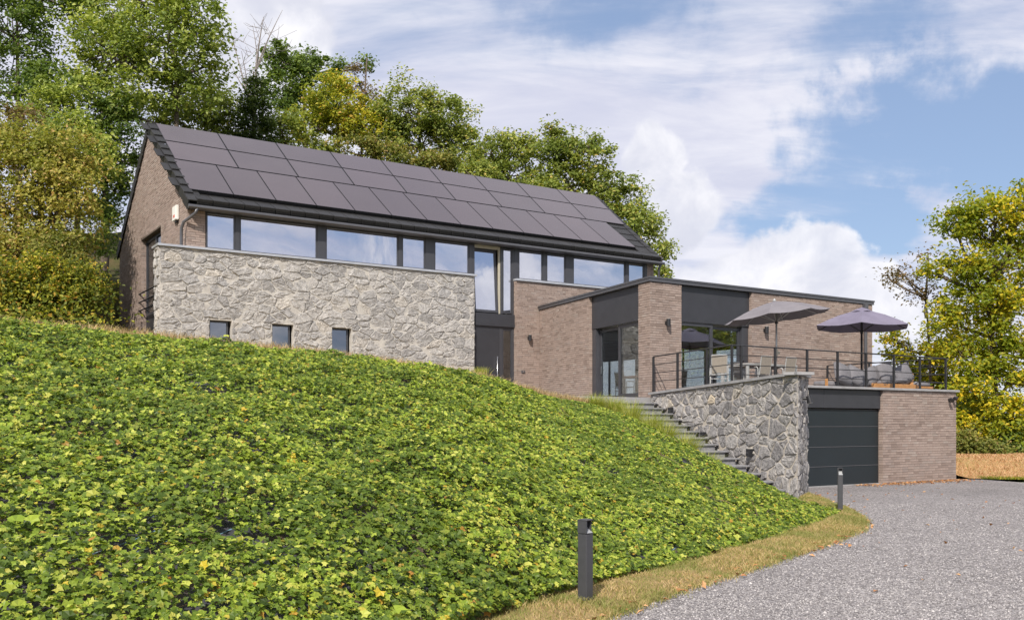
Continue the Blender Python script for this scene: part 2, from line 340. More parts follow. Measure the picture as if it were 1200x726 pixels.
def mound_pt(u, v):
    """u along 0..1, v up the bank 0..1 -> world point (arrays)"""
    i = np.clip(u * (NU - 1), 0, NU - 1.001); k = i.astype(int); f = (i - k)[:, None]
    a = foot[k] * (1 - f) + foot[k + 1] * f; b = rim[k] * (1 - f) + rim[k + 1] * f
    v_ = v[:, None]; p = a * (1 - v_) + b * v_
    prof = np.where(v < 0.12, v * 1.35, 0.162 + (v - 0.12) * (1 - 0.162) / 0.88)
    prof = prof + 0.07 * np.sin(np.pi * v)
    p[:, 2] = a[:, 2] * (1 - prof) + b[:, 2] * prof
    p[:, 2] += (0.05 * np.sin(p[:, 0] * 1.9 + p[:, 1] * .7) + 0.045 * np.sin(p[:, 1] * 2.7 - p[:, 0] * 1.1)) * np.sin(np.pi * np.clip(v, 0, 1))
    return p
def grid_mesh(name, P, mat_, smooth=True):
    nv, nu = P.shape[:2]; idx = np.arange(nv * nu).reshape(nv, nu)
    f = np.stack([idx[:-1, :-1], idx[:-1, 1:], idx[1:, 1:], idx[1:, :-1]], -1).reshape(-1, 4)
    o = np_mesh(name, P.reshape(-1, 3), f, mat_, smooth=smooth); return o

def gravel_mat():
    m, t, b = mat('grey_gravel'); g = t.node('ShaderNodeNewGeometry'); P = g.outputs['Position']
    v = t.node('ShaderNodeTexVoronoi'); v.inputs['Scale'].default_value = 34; t.l.new(P, v.inputs['Vector'])
    sp = t.node('ShaderNodeSeparateColor'); t.l.new(v.outputs['Color'], sp.inputs[0])
    c = t.ramp(sp.outputs[0], [(0, (0.15, 0.137, 0.137)), (0.4, (0.25, 0.232, 0.232)), (0.75, (0.335, 0.312, 0.312)), (1.0, (0.45, 0.425, 0.42))])
    big = t.noise(P, 0.35, 5, 0.6, 0.5); c = t.mix(0.55, c, t.ramp(big, [(0.3, 0.36), (0.5, 0.5), (0.7, 0.60)]), 'OVERLAY')
    t.l.new(c, b.inputs['Base Color']); b.inputs['Roughness'].default_value = 0.9; b.inputs['Specular IOR Level'].default_value = 0.2
    h = t.math('ADD', t.math('MULTIPLY', v.outputs['Distance'], -1.0), t.math('MULTIPLY', t.noise(P, 60, 4), 0.5)); bump(t, b, h, 1.0, 0.03); return m
M['gravel'] = gravel_mat()
def soil_mat(name, stops, sc=2.0):
    m, t, b = mat(name); g = t.node('ShaderNodeNewGeometry'); P = g.outputs['Position']
    n = t.noise(P, sc, 8, 0.65, 0.4); n2 = t.noise(P, 40, 5, 0.7)
    c = t.ramp(n, stops); c = t.mix(0.6, c, t.ramp(n2, [(0.3, 0.3), (0.7, 0.7)]), 'OVERLAY')
    t.l.new(c, b.inputs['Base Color']); b.inputs['Roughness'].default_value = 0.95; b.inputs['Specular IOR Level'].default_value = 0.1
    bump(t, b, n2, 0.8, 0.03); return m
M['dry_ground'] = soil_mat('dry_grass_ground', [(0.3, (0.26, 0.19, 0.09)), (0.5, (0.36, 0.25, 0.12)), (0.7, (0.22, 0.21, 0.07))], 1.3)
M['dry_lawn'] = soil_mat('dry_lawn', [(0.3, (0.46, 0.28, 0.14)), (0.5, (0.42, 0.27, 0.12)), (0.7, (0.28, 0.24, 0.09))], 0.5)
M['bank_soil'] = soil_mat('wood_floor', [(0.3, (0.05, 0.05, 0.02)), (0.5, (0.075, 0.075, 0.03)), (0.7, (0.11, 0.08, 0.04))], 1.0)
M['far_field'] = soil_mat('far_field', [(0.3, (0.12, 0.16, 0.07)), (0.5, (0.16, 0.19, 0.09)), (0.7, (0.22, 0.21, 0.11))], 0.01)
def membrane_mat():
    m, t, b = mat('weed_membrane'); g = t.node('ShaderNodeNewGeometry'); P = g.outputs['Position']
    w = t.node('ShaderNodeTexWave'); w.inputs['Scale'].default_value = 1.6; w.inputs['Distortion'].default_value = 0.6; mp = t.node('ShaderNodeMapping'); mp.inputs['Rotation'].default_value = (0, 0, R(25)); t.l.new(P, mp.inputs[0]); t.l.new(mp.outputs[0], w.inputs[0])
    line = t.math('MULTIPLY', t.maprange(w.outputs['Fac'], 0.985, 0.995), t.maprange(t.noise(P, 1.2, 2), 0.5, 0.6))
    n = t.noise(P, 2.5, 5, 0.6)
    c = t.mix(t.maprange(n, 0.45, 0.62), C4((0.052, 0.052, 0.068)), C4((0.10, 0.07, 0.045)))
    c = t.mix(line, c, C4((0.16, 0.28, 0.36)))
    t.l.new(c, b.inputs['Base Color']); b.inputs['Roughness'].default_value = 0.6; bump(t, b, t.noise(P, 6, 4), 0.5, 0.05); return m
M['membrane'] = membrane_mat()
M['paving'] = simple('paving', (0.30, 0.295, 0.30), 0.7, nscale=3, var=0.12, bumps=0.1)

# ground sheet: level yard, then falls away to the valley and runs to the horizon
def far_ground():
    rr = np.r_[np.linspace(0, 60, 31), np.geomspace(64, 3500, 40)]; th = np.linspace(0, 2 * np.pi, 97)
    Rr, T = np.meshgrid(rr, th, indexing='ij'); X = Rr * np.cos(T); Y = Rr * np.sin(T) + 12
    d = np.clip((Y - 52) / 70, 0, 1) * (X > -400); dx = np.clip((X - 30) / 60, 0, 1); f = np.maximum(d, dx); f = f * f * (3 - 2 * f)
    Z = -0.06 - 16 * f; P = np.stack([X, Y, Z], -1)
    o = grid_mesh('ground', P, M['far_field']); tag(o, kind='structure')
far_ground()
mb = MB(); mb.prism([(-14, -6), (24, -6), (24, 26.2), (14.8, 27.7), (14.25, 29.4), (5.0, 29.4), (5.0, 24), (2.0, 12), (-14, 12)], -0.05, 0.0)
tag(mb.build('gravel_drive', M['gravel'], frame=WF), kind='structure')
# dry lawn beside the drive
def lawn():
    n = 50; s = np.linspace(0, 1, n); k = np.linspace(0, 1, 40); S, K = np.meshgrid(s, k, indexing='ij')
    X = 14.0 + S * 22; Y = (29.25 - (X - 14.2) * 0.32 * np.clip((24 - X) / 9 + .6, .3, 1)) + K * 30
    e = np.clip(K * 30 / 4.5, 0, 1); Z = 0.03 + 0.52 * e * e * (3 - 2 * e) - 5 * np.clip((K * 30 - 9) / 20, 0, 1) ** 1.5 + 0.03 * np.sin(X * 2.1 + Y) * e
    tag(grid_mesh('dry_lawn', np.stack([X, Y, Z], -1), M['dry_lawn']), kind='structure')
lawn()
# wooded hillside behind and left of the house
def hill_z(X, Y):
    left = np.clip((-X - 2) / 12, 0, 1); left = left * left * (3 - 2 * left)
    back = np.clip((Y - 26) / 26, 0, 1)
    hump = np.clip((Y - 46 - np.clip(X, 0, 30) * .2) / 30, 0, 1)
    z = 2.2 + left * (1.35 + 7.5 * back) + 5 * hump * np.clip((1 - X) / 14, 0, 1)
    fall = np.clip((X - 8) / 14, 0, 1); return z - fall * 6
def hillside():
    x = np.linspace(-70, 24, 95); y = np.linspace(26.5, 110, 70); X, Y = np.meshgrid(x, y, indexing='xy')
    Z = hill_z(X, Y) + 0.15 * np.sin(X * .9 + Y * .6) + 0.1 * np.sin(Y * 1.3 - X * .4)
    inside = (X > -13) & (X < 16) & (Y < 52)
    q = (X - O.x) * UR.x + (Y - O.y) * UR.y; w = (X - O.x) * UL.x + (Y - O.y) * UL.y
    ins = (q > -0.5) & (q < 25) & (w > -14) & (w < 11); Z = np.where(ins, np.minimum(Z, 1.9), Z); Z = np.where((X > 0.5) & (w < -6.5), -2.5, Z)
    tag(grid_mesh('hillside', np.stack([X, Y, Z], -1), M['bank_soil']), kind='structure')
hillside()
# planted bank (membrane sheet) and the terrace of dry grass behind its rim
vv = np.linspace(0, 1, 40); U, V = np.meshgrid(np.linspace(0, 1, 200), vv); Pm = mound_pt(U.ravel(), V.ravel()).reshape(40, 200, 3)
Pm[0, :, 2] -= 0.05
tag(grid_mesh('planted_bank', Pm, M['membrane']), kind='structure')
def upper_ground():
    h = []
    house = [(-26, 24.5, 5.0), (-18, 26.2, 4.6)] + [tuple(HF @ Vector((s, w, z))) for s, w, z in ((-2.5, .6, 4.15), (-0.3, .45, 4.05), (3, .06, 3.9), (6, .06, 3.72), (9, .06, 3.2), (10.9, -.1, 2.5), (11.6, -1.2, 2.46), (10.6, -3.8, 2.44), (10.3, -6.6, 2.42))]
    hs = resample(house, 90); n = 90; ru = resample([tuple(p) for p in RIM[:13]], n)
    rows = []
    for k in np.linspace(0, 1, 16):
        p = ru * (1 - k) + hs * k; p[:, 2] += -0.06 * (k > 0) * (1 - k); rows.append(p)
    P = np.stack(rows)
    o = grid_mesh('dry_bank_top', P, M['dry_ground']); tag(o, kind='structure'); return P
UG = upper_ground()
# verge of grass between bank and gravel
def verge():
    edge = [(-14.4, -3.4), (-10.4, -0.7), (-6.9, 1.5), (-3.9, 3.1), (-1.5, 4.9), (-0.1, 6.5), (0.5, 7.9), (0.95, 8.55), (1.62, 9.6), (2.3, 10.5), (3.1, 11.6), (4.0, 12.9), (4.9, 14.2), (5.5, 15.2), (5.93, 16.2), (6.27, 17.2), (6.45, 18.0), (6.52, 18.8), (6.62, 19.8), (6.9, 21.4), (7.1, 23.2)]
    inner = [(x, y) for x, y, z in FOOT] + [(6.3, 20.2), (6.35, 21.2), (6.9, 22.9)]
    e = resample(edge, 120); i = resample(inner, 120); i2 = i + (i - e) * 0.25
    rows = []
    for k in np.linspace(0, 1, 7):
        p = e * (1 - k) + i2 * k; z = 0.012 + 0.05 * np.sin(np.pi * min(k, .9)) + 0 * p[:, 0]
        j = 0.07 * np.sin(np.arange(120) * 1.7) * (k == 0) + 0.05 * np.sin(np.arange(120) * .61) * (k == 0); rows.append(np.c_[p[:, 0] + j, p[:, 1] + j, z])
    P = np.stack(rows); tag(grid_mesh('grass_verge', P, M['dry_ground']), kind='structure'); return e, i
VE, VI = verge()

# ------------------------------------------------------------------ masonry
def brick_cells(L, z0, z1, holes=(), clip=None, ch=0.072, bl=0.265, j=0.010):
    out = []; n = int(round((z1 - z0) / ch)); ch = (z1 - z0) / n
    for i in range(n):
        za = z0 + i * ch; zb = za + ch - j; zm = (za + zb) / 2; lo, hi = (0, L) if clip is None else clip(zm)
        if hi - lo < 0.05: continue
        iv = [(lo, hi)]
        for (a, b, ha, hb) in holes:
            if ha - 0.02 < zm < hb + 0.02:
                nv = []
                for (p, q) in iv:
                    if b <= p or a >= q: nv.append((p, q)); continue
                    if a > p: nv.append((p, a))
                    if b < q: nv.append((b, q))
                iv = nv
        for (p, q) in iv:
            x = p; off = bl * (0.5 if i % 2 else 1.0) - (0.06 * random.random())
            first = True
            while x < q - 0.03:
                w = off if first else bl * random.choice((1, 1, 1, 0.5)); first = False
                e = min(x + w, q)
                if q - e < 0.05: e = q
                out.append((x, e - (j if e < q else 0), za, zb)); x = e
    return out
def brick_faces(cells, o, u, n, seed=0, proud=(0.006, 0.015)):
    """all bricks of a wall face as one set of arrays; o origin, u along, n outward"""
    rg = np.random.default_rng(seed); c = np.array(cells); N = len(c); o, u, n = [np.array(v, float) for v in (o, u, n)]; up = np.array([0, 0, 1.0])
    pr = rg.uniform(*proud, N); tl = rg.uniform(-0.004, 0.004, (N, 4)); jz = rg.uniform(-.0025, .0025, N)
    V = np.zeros((N, 8, 3)); xs = (c[:, 0], c[:, 1], c[:, 1], c[:, 0]); zs = (c[:, 2] + jz, c[:, 2] + jz, c[:, 3] + jz, c[:, 3] + jz)
    for k in range(4):
        V[:, k] = o + np.outer(xs[k], u) + np.outer(zs[k], up) - n * 0.01
        V[:, 4 + k] = o + np.outer(xs[k], u) + np.outer(zs[k], up) + np.outer(pr + tl[:, k], n)
    F = np.array([(4, 5, 6, 7), (0, 1, 5, 4), (1, 2, 6, 5), (2, 3, 7, 6), (3, 0, 4, 7)])
    return V.reshape(-1, 3), (F[None] + (np.arange(N) * 8)[:, None, None]).reshape(-1, 4)
BRV = []
def brick_variants():
    for k in range(8):
        m = MB(); a = random.uniform(.006, .015)
        f = [a + random.uniform(-.004, .004) for _ in range(4)]; e = 0.006
        xs = [(-.5, 0), (.5, 0), (.5, 1), (-.5, 1)]
        m.add([(x, 0.01, z) for x, z in xs] + [(x, -f[i], z) for i, (x, z) in enumerate(xs)], [(4, 5, 6, 7), (0, 1, 5, 4), (1, 2, 6, 5), (2, 3, 7, 6), (3, 0, 4, 7)])
        me = bpy.data.meshes.new('brick'); me.from_pydata(m.v, [], m.f); me.materials.append(M['brick']); me.update(); BRV.append(me)
brick_variants()
def bricks(parent, cells, o, u, n, seed=0, single=0):
    """brick courses on a wall part: the first `single` ones as objects, the others joined"""
    root = parent
    while root.parent: root = root.parent
    b = BASE[root.name]; o = Vector(o); u = Vector(u); n = Vector(n)
    pick = cells[:single]; rest = cells[single:]
    for (x0, x1, z0, z1) in pick:
        ob = bpy.data.objects.new('brick', random.choice(BRV)); col.objects.link(ob); ob.parent = parent
        c = o + u * ((x0 + x1) / 2) + Vector((0, 0, z0)) - b
        ob.matrix_local = Matrix(((u.x * (x1 - x0), -n.x, 0, c.x), (u.y * (x1 - x0), -n.y, 0, c.y), (0, 0, z1 - z0, c.z), (0, 0, 0, 1)))
    if rest:
        V, F = brick_faces(rest, o - b, u, n, seed); ob = np_mesh('brick_courses', V, F, M['brick'], parent); tag(ob, kind='stuff')

def wall_panels(mb, x0, x1, z0, z1, holes, y0, y1):
    """solid wall in local x/z with rectangular openings"""
    xs = sorted({x0, x1, *[min(max(h[0], x0), x1) for h in holes], *[min(max(h[1], x0), x1) for h in holes]})
    for a, b in zip(xs[:-1], xs[1:]):
        if b - a < 1e-4: continue
        m = (a + b) / 2; cuts = sorted([(h[2], h[3]) for h in holes if h[0] < m < h[1]]); z = z0
        for (p, q) in cuts:
            if p > z: mb.box(a, b, y0, y1, z, p)
            z = max(z, q)
        if z < z1: mb.box(a, b, y0, y1, z, z1)
    return mb

# rubble: Voronoi cells of a jittered, rotated lattice
def clip_poly(poly, px, py, nx, ny):
    out = []
    for i in range(len(poly)):
        a = poly[i]; b = poly[(i + 1) % len(poly)]; da = (a[0] - px) * nx + (a[1] - py) * ny; db = (b[0] - px) * nx + (b[1] - py) * ny
        if da <= 0: out.append(a)
        if (da < 0 < db) or (db < 0 < da): t = da / (da - db); out.append((a[0] + (b[0] - a[0]) * t, a[1] + (b[1] - a[1]) * t))
    return out
def area(p): return 0.5 * sum(p[i][0] * p[(i + 1) % len(p)][1] - p[(i + 1) % len(p)][0] * p[i][1] for i in range(len(p)))
def rubble_cells(L, z0, z1, sx, sz, holes=(), topf=None, seed=1, quoins=()):
    rg = random.Random(seed); seeds = []
    nz = int((z1 - z0) / sz) + 3; nx = int(L / sx) + 3
    for i in range(-1, nz):
        for k in range(-1, nx):
            if rg.random() < 0.14: continue
            a = rg.uniform(.6, 1.6)
            seeds.append((k * sx + (sx / 2 if i % 2 else 0) + rg.uniform(-.42, .42) * sx, z0 + (i + .5) * sz + rg.uniform(-.42, .42) * sz, rg.uniform(-0.75, 0.75), a))
    out = []
    for (x, z, th, a) in seeds:
        # anisotropic metric of this seed (stones longer than tall, tilted)
        poly = [(-0.9 * sx + x, z - 1.5 * sz), (x + 0.9 * sx * 1.6, z - 1.5 * sz), (x + 1.5 * sx, z + 1.5 * sz), (x - 1.5 * sx, z + 1.5 * sz)]
        for (x2, z2, th2, a2) in seeds:
            dx = x2 - x; dz = z2 - z
            if (dx == 0 and dz == 0) or abs(dx) > 3 * sx or abs(dz) > 3.2 * sz: continue
            w = dz * (sx / sz) ** 1.0
            # perpendicular bisector in stretched space, mapped back
            f = a / (a + a2); mx = x + dx * f; mz = z + dz * f
            poly = clip_poly(poly, mx, mz, dx, dz * (sx / sz) ** 2)
            if len(poly) < 3: break
        if len(poly) < 3: continue
        poly = [(px + (pz - z0) * 0.0, pz) for px, pz in poly]
        for (qx, qz, nx_, nz_) in ((0, 0, -1, 0), (L, 0, 1, 0), (0, z0, 0, -1), (0, z1, 0, 1)): 
            poly = clip_poly(poly, qx, qz, nx_, nz_) if len(poly) > 2 else poly
        if topf and len(poly) > 2:
            t0, t1 = topf(0), topf(L); poly = clip_poly(poly, 0, t0, -(t1 - t0) / L, 1.0)
        for (ha, hb, hz0, hz1) in holes:
            if len(poly) < 3: break
            bx = [p[0] for p in poly]; bz = [p[1] for p in poly]
            if max(bx) < ha or min(bx) > hb or max(bz) < hz0 or min(bz) > hz1: continue
            c = [clip_poly(poly, ha, 0, 1, 0), clip_poly(poly, hb, 0, -1, 0), clip_poly(poly, 0, hz0, 0, 1), clip_poly(poly, 0, hz1, 0, -1)]
            c = [q for q in c if len(q) > 2]; poly = max(c, key=lambda q: abs(area(q))) if c else []
        if len(poly) > 2 and abs(area(poly)) > 0.12 * sx * sz: out.append(poly)
    return out
def stone_mesh(poly, o, u, n, rg, gap, depth, mat_, inset=0.035):
    """one rubble stone: outline shrunk by the joint, shoulders rounded back, uneven face"""
    if area(poly) < 0: poly = poly[::-1]
    cx = sum(p[0] for p in poly) / len(poly); cz = sum(p[1] for p in poly) / len(poly)
    pts = []
    for i in range(len(poly)):
        a = poly[i]; b = poly[(i + 1) % len(poly)]; L_ = math.hypot(b[0] - a[0], b[1] - a[1])
        if L_ < 0.03: continue
        k = 2 if L_ < .2 else 3
        for q in range(k):
            t = q / k; x = a[0] + (b[0] - a[0]) * t; z = a[1] + (b[1] - a[1]) * t
            jx = rg.uniform(-.012, .012); pull = 0.965 if q == 0 else 1.0
            pts.append((cx + (x - cx) * pull + jx, cz + (z - cz) * pull + rg.uniform(-.012, .012)))
    if len(pts) < 3: return None
    def ring(off, h, hv):
        r = []
        for (x, z) in pts:
            d = math.hypot(x - cx, z - cz) + 1e-6; s = max(0.25, 1 - off / d); X = cx + (x - cx) * s; Z = cz + (z - cz) * s
            r.append((X, Z, h + tx * (X - cx) + tz * (Z - cz) + rg.uniform(-hv, hv)))
        return r
    tx = rg.uniform(-.10, .10); tz = rg.uniform(-.12, .12); D = depth * rg.uniform(0.6, 1.25)
    rings = [[(x, z, -0.015) for x, z, h in ring(gap, 0, 0)], ring(gap + .004, D * .45, .004), ring(gap + inset, D * 0.92, .009), ring(gap + inset * 3.2, D * 1.02, .012)]
    vs = []; b = Vector(o)
    for r in rings: vs += [b + Vector(u) * x + Vector((0, 0, z)) + Vector(n) * h for x, z, h in r]
    m = len(pts); vs.append(b + Vector(u) * cx + Vector((0, 0, cz)) + Vector(n) * (D * 1.0 + rg.uniform(-.01, .01))); fs = []
    for k in range(3): fs += [(k * m + i, k * m + (i + 1) % m, (k + 1) * m + (i + 1) % m, (k + 1) * m + i) for i in range(m)]
    fs += [(3 * m + i, 3 * m + (i + 1) % m, 4 * m) for i in range(m)]
    me = bpy.data.meshes.new('stone'); me.from_pydata(vs, [], fs); me.materials.append(mat_); me.update(); return me
def rubble(parent, cells, o, u, n, mat_, seed, gap=0.012, depth=0.045, inset=.035):
    root = parent
    while root.parent: root = root.parent
    b = BASE[root.name]; rg = random.Random(seed); off = Vector(o) - b
    if len(cells) > 300:                                   # past the limit: the smallest ones joined as one part
        cells = sorted(cells, key=lambda p: -abs(area(p))); V = []; F = []
        for poly in cells[300:]:
            me = stone_mesh(poly, off, u, n, rg, gap, depth, mat_, inset)
            if me is None: continue
            k = len(V); V += [tuple(v.co) for v in me.vertices]; F += [tuple(i + k for i in p.vertices) for p in me.polygons]; bpy.data.meshes.remove(me)
        me = bpy.data.meshes.new('small_stones'); me.from_pydata(V, [], F); me.materials.append(mat_); ob = bpy.data.objects.new('small_stones', me); col.objects.link(ob); ob.parent = parent; tag(ob, kind='stuff'); cells = cells[:300]
    for poly in cells:
        me = stone_mesh(poly, off, u, n, rg, gap, depth, mat_, inset)
        if me is None: continue
        ob = bpy.data.objects.new('stone', me); col.objects.link(ob); ob.parent = parent

# ------------------------------------------------------------------ main house (house frame: s along the front, w into the house)
house = thing('house', 'long brick house with a solar panelled dark pitched roof and pale stone front wall', 'house', (0.86, 0.2, 2.4))
GW = 10.0; HS0, HS1 = 0.86, 19.5; ROOFZ = 8.5; SL = 0.7
def rz(w): return ROOFZ + SL * (w - 0.2) if w <= 5.2 else ROOFZ + SL * (10.2 - w)
# gable wall
gh = [(3.5, 6.5, 3.2, 8.24)]
mb = MB()
for a, b, c, d in [(0.2, 3.5, 2.4, 8.24), (6.5, 10.2, 2.4, 8.24)]: mb.box(HS0, HS0 + .3, a, b, c, d)
mb.box(HS0, HS0 + .3, 3.5, 6.5, 2.4, 3.2)
mb.prism_dir([(HS0, .2, 8.24), (HS0, 10.2, 8.24), (HS0, 10.2, 8.42), (HS0, 5.2, 11.92), (HS0, .2, 8.42)], (.3, 0, 0))
gable = mb.build('gable_wall', M['mortar'], house)
def gclip(z):
    if z < 8.40: return (0, 10.0)
    w = (z - 8.40) / SL; return (w, 10 - w)
bricks(gable, brick_cells(10.0, 3.4, 11.8, [(a - .2, b - .2, c, d) for a, b, c, d in gh], gclip), (HS0, .2, 0), (0, 1, 0), (-1, 0, 0), 3)
# brick reveal of the tall window (far jamb and soffit)
bricks(gable, brick_cells(0.19, 3.4, 8.24), (HS0 + .005, 6.5, 0), (1, 0, 0), (0, -1, 0), 5)
mb = MB(); mb.box(HS0 + .02, HS0 + .3, 3.5, 6.5, 8.243, 8.262); mb.build('soffit', M['brick'], gable)
# tall window in the gable
win = MB()
for (a, b, c, d) in [(6.38, 6.49, 3.4, 8.23), (3.51, 3.62, 3.4, 8.23), (3.62, 6.38, 8.13, 8.23), (3.62, 6.38, 5.52, 5.62), (4.95, 5.03, 5.62, 8.13)]: win.box(HS0 + .17, HS0 + .25, a, b, c, d)
tw = win.build('tall_window', M['frame'], house)
MB().box(HS0 + .20, HS0 + .215, 3.62, 6.38, 5.62, 8.13).build('pane', M['door_glass'], tw)
MB().box(HS0 + .19, HS0 + .22, 3.62, 6.38, 3.4, 5.515).build('lower_panel', M['anthracite'], tw)
for zb in (6.32, 6.02, 5.72):
    m_ = MB(); m_.bar((HS0 - .05, 3.5, zb), (HS0 - .05, 6.62, zb), .04); m_.bar((HS0 - .05, 6.6, zb), (HS0 + .06, 6.6, zb), .035); m_.build('guard_bar', M['black'], tw)
# front low-level wall, piers
mb = MB(); mb.box(HS0, 1.39, .2, .45, 6.9, 8.42); pier = mb.build('left_pier', M['mortar'], house)
bricks(pier, brick_cells(0.53, 7.0, 8.24), (HS0, .2, 0), (1, 0, 0), (0, -1, 0), 7)
mb = MB(); mb.box(19.12, HS1, .2, .45, 6.9, 8.42); pier = mb.build('right_pier', M['mortar'], house)
bricks(pier, brick_cells(0.38, 6.0, 8.24), (19.12, .2, 0), (1, 0, 0), (0, -1, 0), 8)
# stone front wall
SW = [(1.46, 2.14, 3.95, 4.86), (3.42, 4.12, 3.95, 4.85), (5.43, 6.12, 3.95, 4.84)]
mb = MB(); wall_panels(mb, 0, 10.85, 2.2, 6.96, SW, 0.0, .197); mb.box(0, .855, .197, .64, 3.0, 6.96)
stonew = mb.build('stone_front_wall', M['mortar_pale'], house)
rubble(stonew, rubble_cells(10.85, 3.75, 6.95, .40, .235, SW, seed=4), (0, 0, 0), (1, 0, 0), (0, -1, 0), M['stone_pale'], 21, gap=.007, depth=.022, inset=.018)
rubble(stonew, rubble_cells(0.64, 3.55, 6.95, .34, .26, seed=5), (0, .64, 0), (0, -1, 0), (-1, 0, 0), M['stone_pale'], 22, gap=.010, depth=.04)
rubble(stonew, rubble_cells(0.19, 2.4, 6.95, .24, .26, seed=6), (10.85, 0, 0), (0, 1, 0), (1, 0, 0), M['stone_pale'], 23, gap=.010, depth=.03)
mb = MB(); mb.prism([(-.07, -.08), (10.93, -.08), (10.93, .195), (.855, .195), (.855, .7), (-.07, .7)], 6.965, 7.03); mb.build('coping', M['zinc'], stonew)
def window(name, x0, x1, z0, z1, w, parent, fr=.06, pane=None, dep=.08, back=None, mats=M['frame'], gl='glass', split=()):
    f = MB(); f.box(x0, x1, w, w + dep, z1 - fr, z1); f.box(x0, x1, w, w + dep, z0, z0 + fr); f.box(x0, x0 + fr, w, w + dep, z0 + fr, z1 - fr); f.box(x1 - fr, x1, w, w + dep, z0 + fr, z1 - fr)
    o = f.build(name, mats, parent, bevel=.004)
    MB().box(x0 + fr, x1 - fr, w + dep * .35, w + dep * .35 + .012, z0 + fr, z1 - fr).build('pane', M[gl], o); return o
for (a, b, c, d) in SW:
    window('small_window', a + .002, b - .07, c + .03, d - .01, .13, house, .055, dep=.06, gl='small_glass')
# upper window band
WBAND = [(1.41, 2.30, 2.44), (2.44, 4.99, 5.28), (5.28, 7.92, 8.06), (8.06, 8.96, 9.32), (9.32, 10.73, 10.86)]
x = 1.39
for (a, b, nxt) in WBAND:
    window('band_window', a, b, 7.05, 8.16, .17, house, .045)
for (a, b) in [(2.302, 2.438), (4.992, 5.278), (7.922, 8.058), (8.962, 9.318), (10.732, 10.86)]:
    MB().cbox(a, b, .15, .26, 7.04, 8.16, .005).build('mullion', M['frame'], house)
for (a, b) in [(12.86, 13.96), (14.13, 15.02), (15.38, 17.99), (18.14, 18.97)]:
    window('band_window', a, b, 7.05, 8.16, .17, house, .045)
for (a, b) in [(12.66, 12.858), (13.962, 14.128), (15.022, 15.378), (17.992, 18.138), (18.972, 19.12)]:
    MB().cbox(a, b, .15, .26, 7.04, 8.16, .005).build('mullion', M['frame'], house)
MB().box(1.39, 19.12, .14, .3, 8.162, 8.42).build('head_fascia', M['anthracite'], house)
# tall entrance glazing and front door
MB().cbox(10.862, 10.96, .16, .26, 2.45, 8.16, .005).build('entrance_jamb', M['frame'], house)
MB().cbox(12.575, 12.658, .16, .26, 2.45, 8.16, .005).build('entrance_jamb', M['frame'], house)
MB().cbox(12.07, 12.16, .16, .26, 5.72, 8.16, .005).build('mullion', M['frame'], house)
ta = MB(); ta.box(10.96, 12.07, .20, .26, 8.05, 8.16); ta.box(12.0, 12.07, .20, .26, 5.72, 8.05); ta.build('cream_window_profile', M['cream'], house)
# tilted sash, hinged at the bottom
sash = MB(); th = R(4.2)
def tp(x, y, z): return (x, .18 + (z - 5.74) * math.tan(th) + y, 5.74 + (z - 5.74))
def tbox(m, x0, x1, z0, z1, y0=0, y1=.06):
    m.add([tp(x0, y0, z0), tp(x1, y0, z0), tp(x1, y1, z0), tp(x0, y1, z0), tp(x0, y0, z1), tp(x1, y0, z1), tp(x1, y1, z1), tp(x0, y1, z1)], [(0, 3, 2, 1), (4, 5, 6, 7), (0, 1, 5, 4), (1, 2, 6, 5), (2, 3, 7, 6), (3, 0, 4, 7)])
for a in ((10.965, 11.03, 5.74, 8.08), (11.88, 11.98, 5.74, 8.08), (11.03, 11.88, 7.99, 8.08), (11.03, 11.88, 5.74, 5.83)): tbox(sash, *a)
sh = sash.build('tilted_sash', M['frame'], house)
g_ = MB(); tbox(g_, 11.03, 11.88, 5.83, 7.99, .02, .032); g_.build('pane', M['glass'], sh)
window('side_light', 12.16, 12.575, 5.74, 8.14, .18, house, .05, dep=.06)
MB().cbox(10.96, 12.66, .10, .24, 5.24, 5.70, .006).build('spandrel_panel', M['anthracite'], house)
door = MB(); door.cbox(10.965, 12.02, .16, .225, 2.5, 5.16, .006).build('front_door', M['anthracite'], house)
dr = [o for o in house.children if o.name.startswith('front_door')][0]
h = MB(); h.tube([(11.88, .08, 2.75), (11.88, .08, 4.15)], .022, 10); h.bar((11.88, .08, 2.95), (11.88, .17, 2.95), .02); h.bar((11.88, .08, 3.95), (11.88, .17, 3.95), .02); h.build('door_handle', M['steel'], dr, smooth=True)
MB().box(10.96, 12.575, .17, .24, 5.165, 5.238).build('door_head', M['frame'], house)
MB().cbox(12.025, 12.16, .16, .25, 2.46, 5.163, .005).build('mullion', M['frame'], house)
window('side_light', 12.16, 12.575, 2.52, 5.16, .18, house, .045, dep=.06, gl='door_glass')
# brick front wall right of the entrance
mb = MB(); mb.box(12.66, HS1, 0.0, .15, 4.95, 6.95); mb.box(12.66, 14.1, 0.0, .4, 2.3, 4.95); mb.box(12.66, 14.1, .151, .4, 4.95, 6.95)
bw = mb.build('brick_front_wall', M['mortar'], house)
bricks(bw, brick_cells(6.84, 2.4, 6.95, [(1.5, 7, 0, 5.9)]), (12.66, 0, 0), (1, 0, 0), (0, -1, 0), 9)
bricks(bw, brick_cells(0.16, 2.4, 6.95), (12.66, .16, 0), (0, -1, 0), (-1, 0, 0), 10)
MB().box(12.62, HS1 + .02, -.08, .17, 6.96, 7.03).build('coping', M['zinc'], bw)
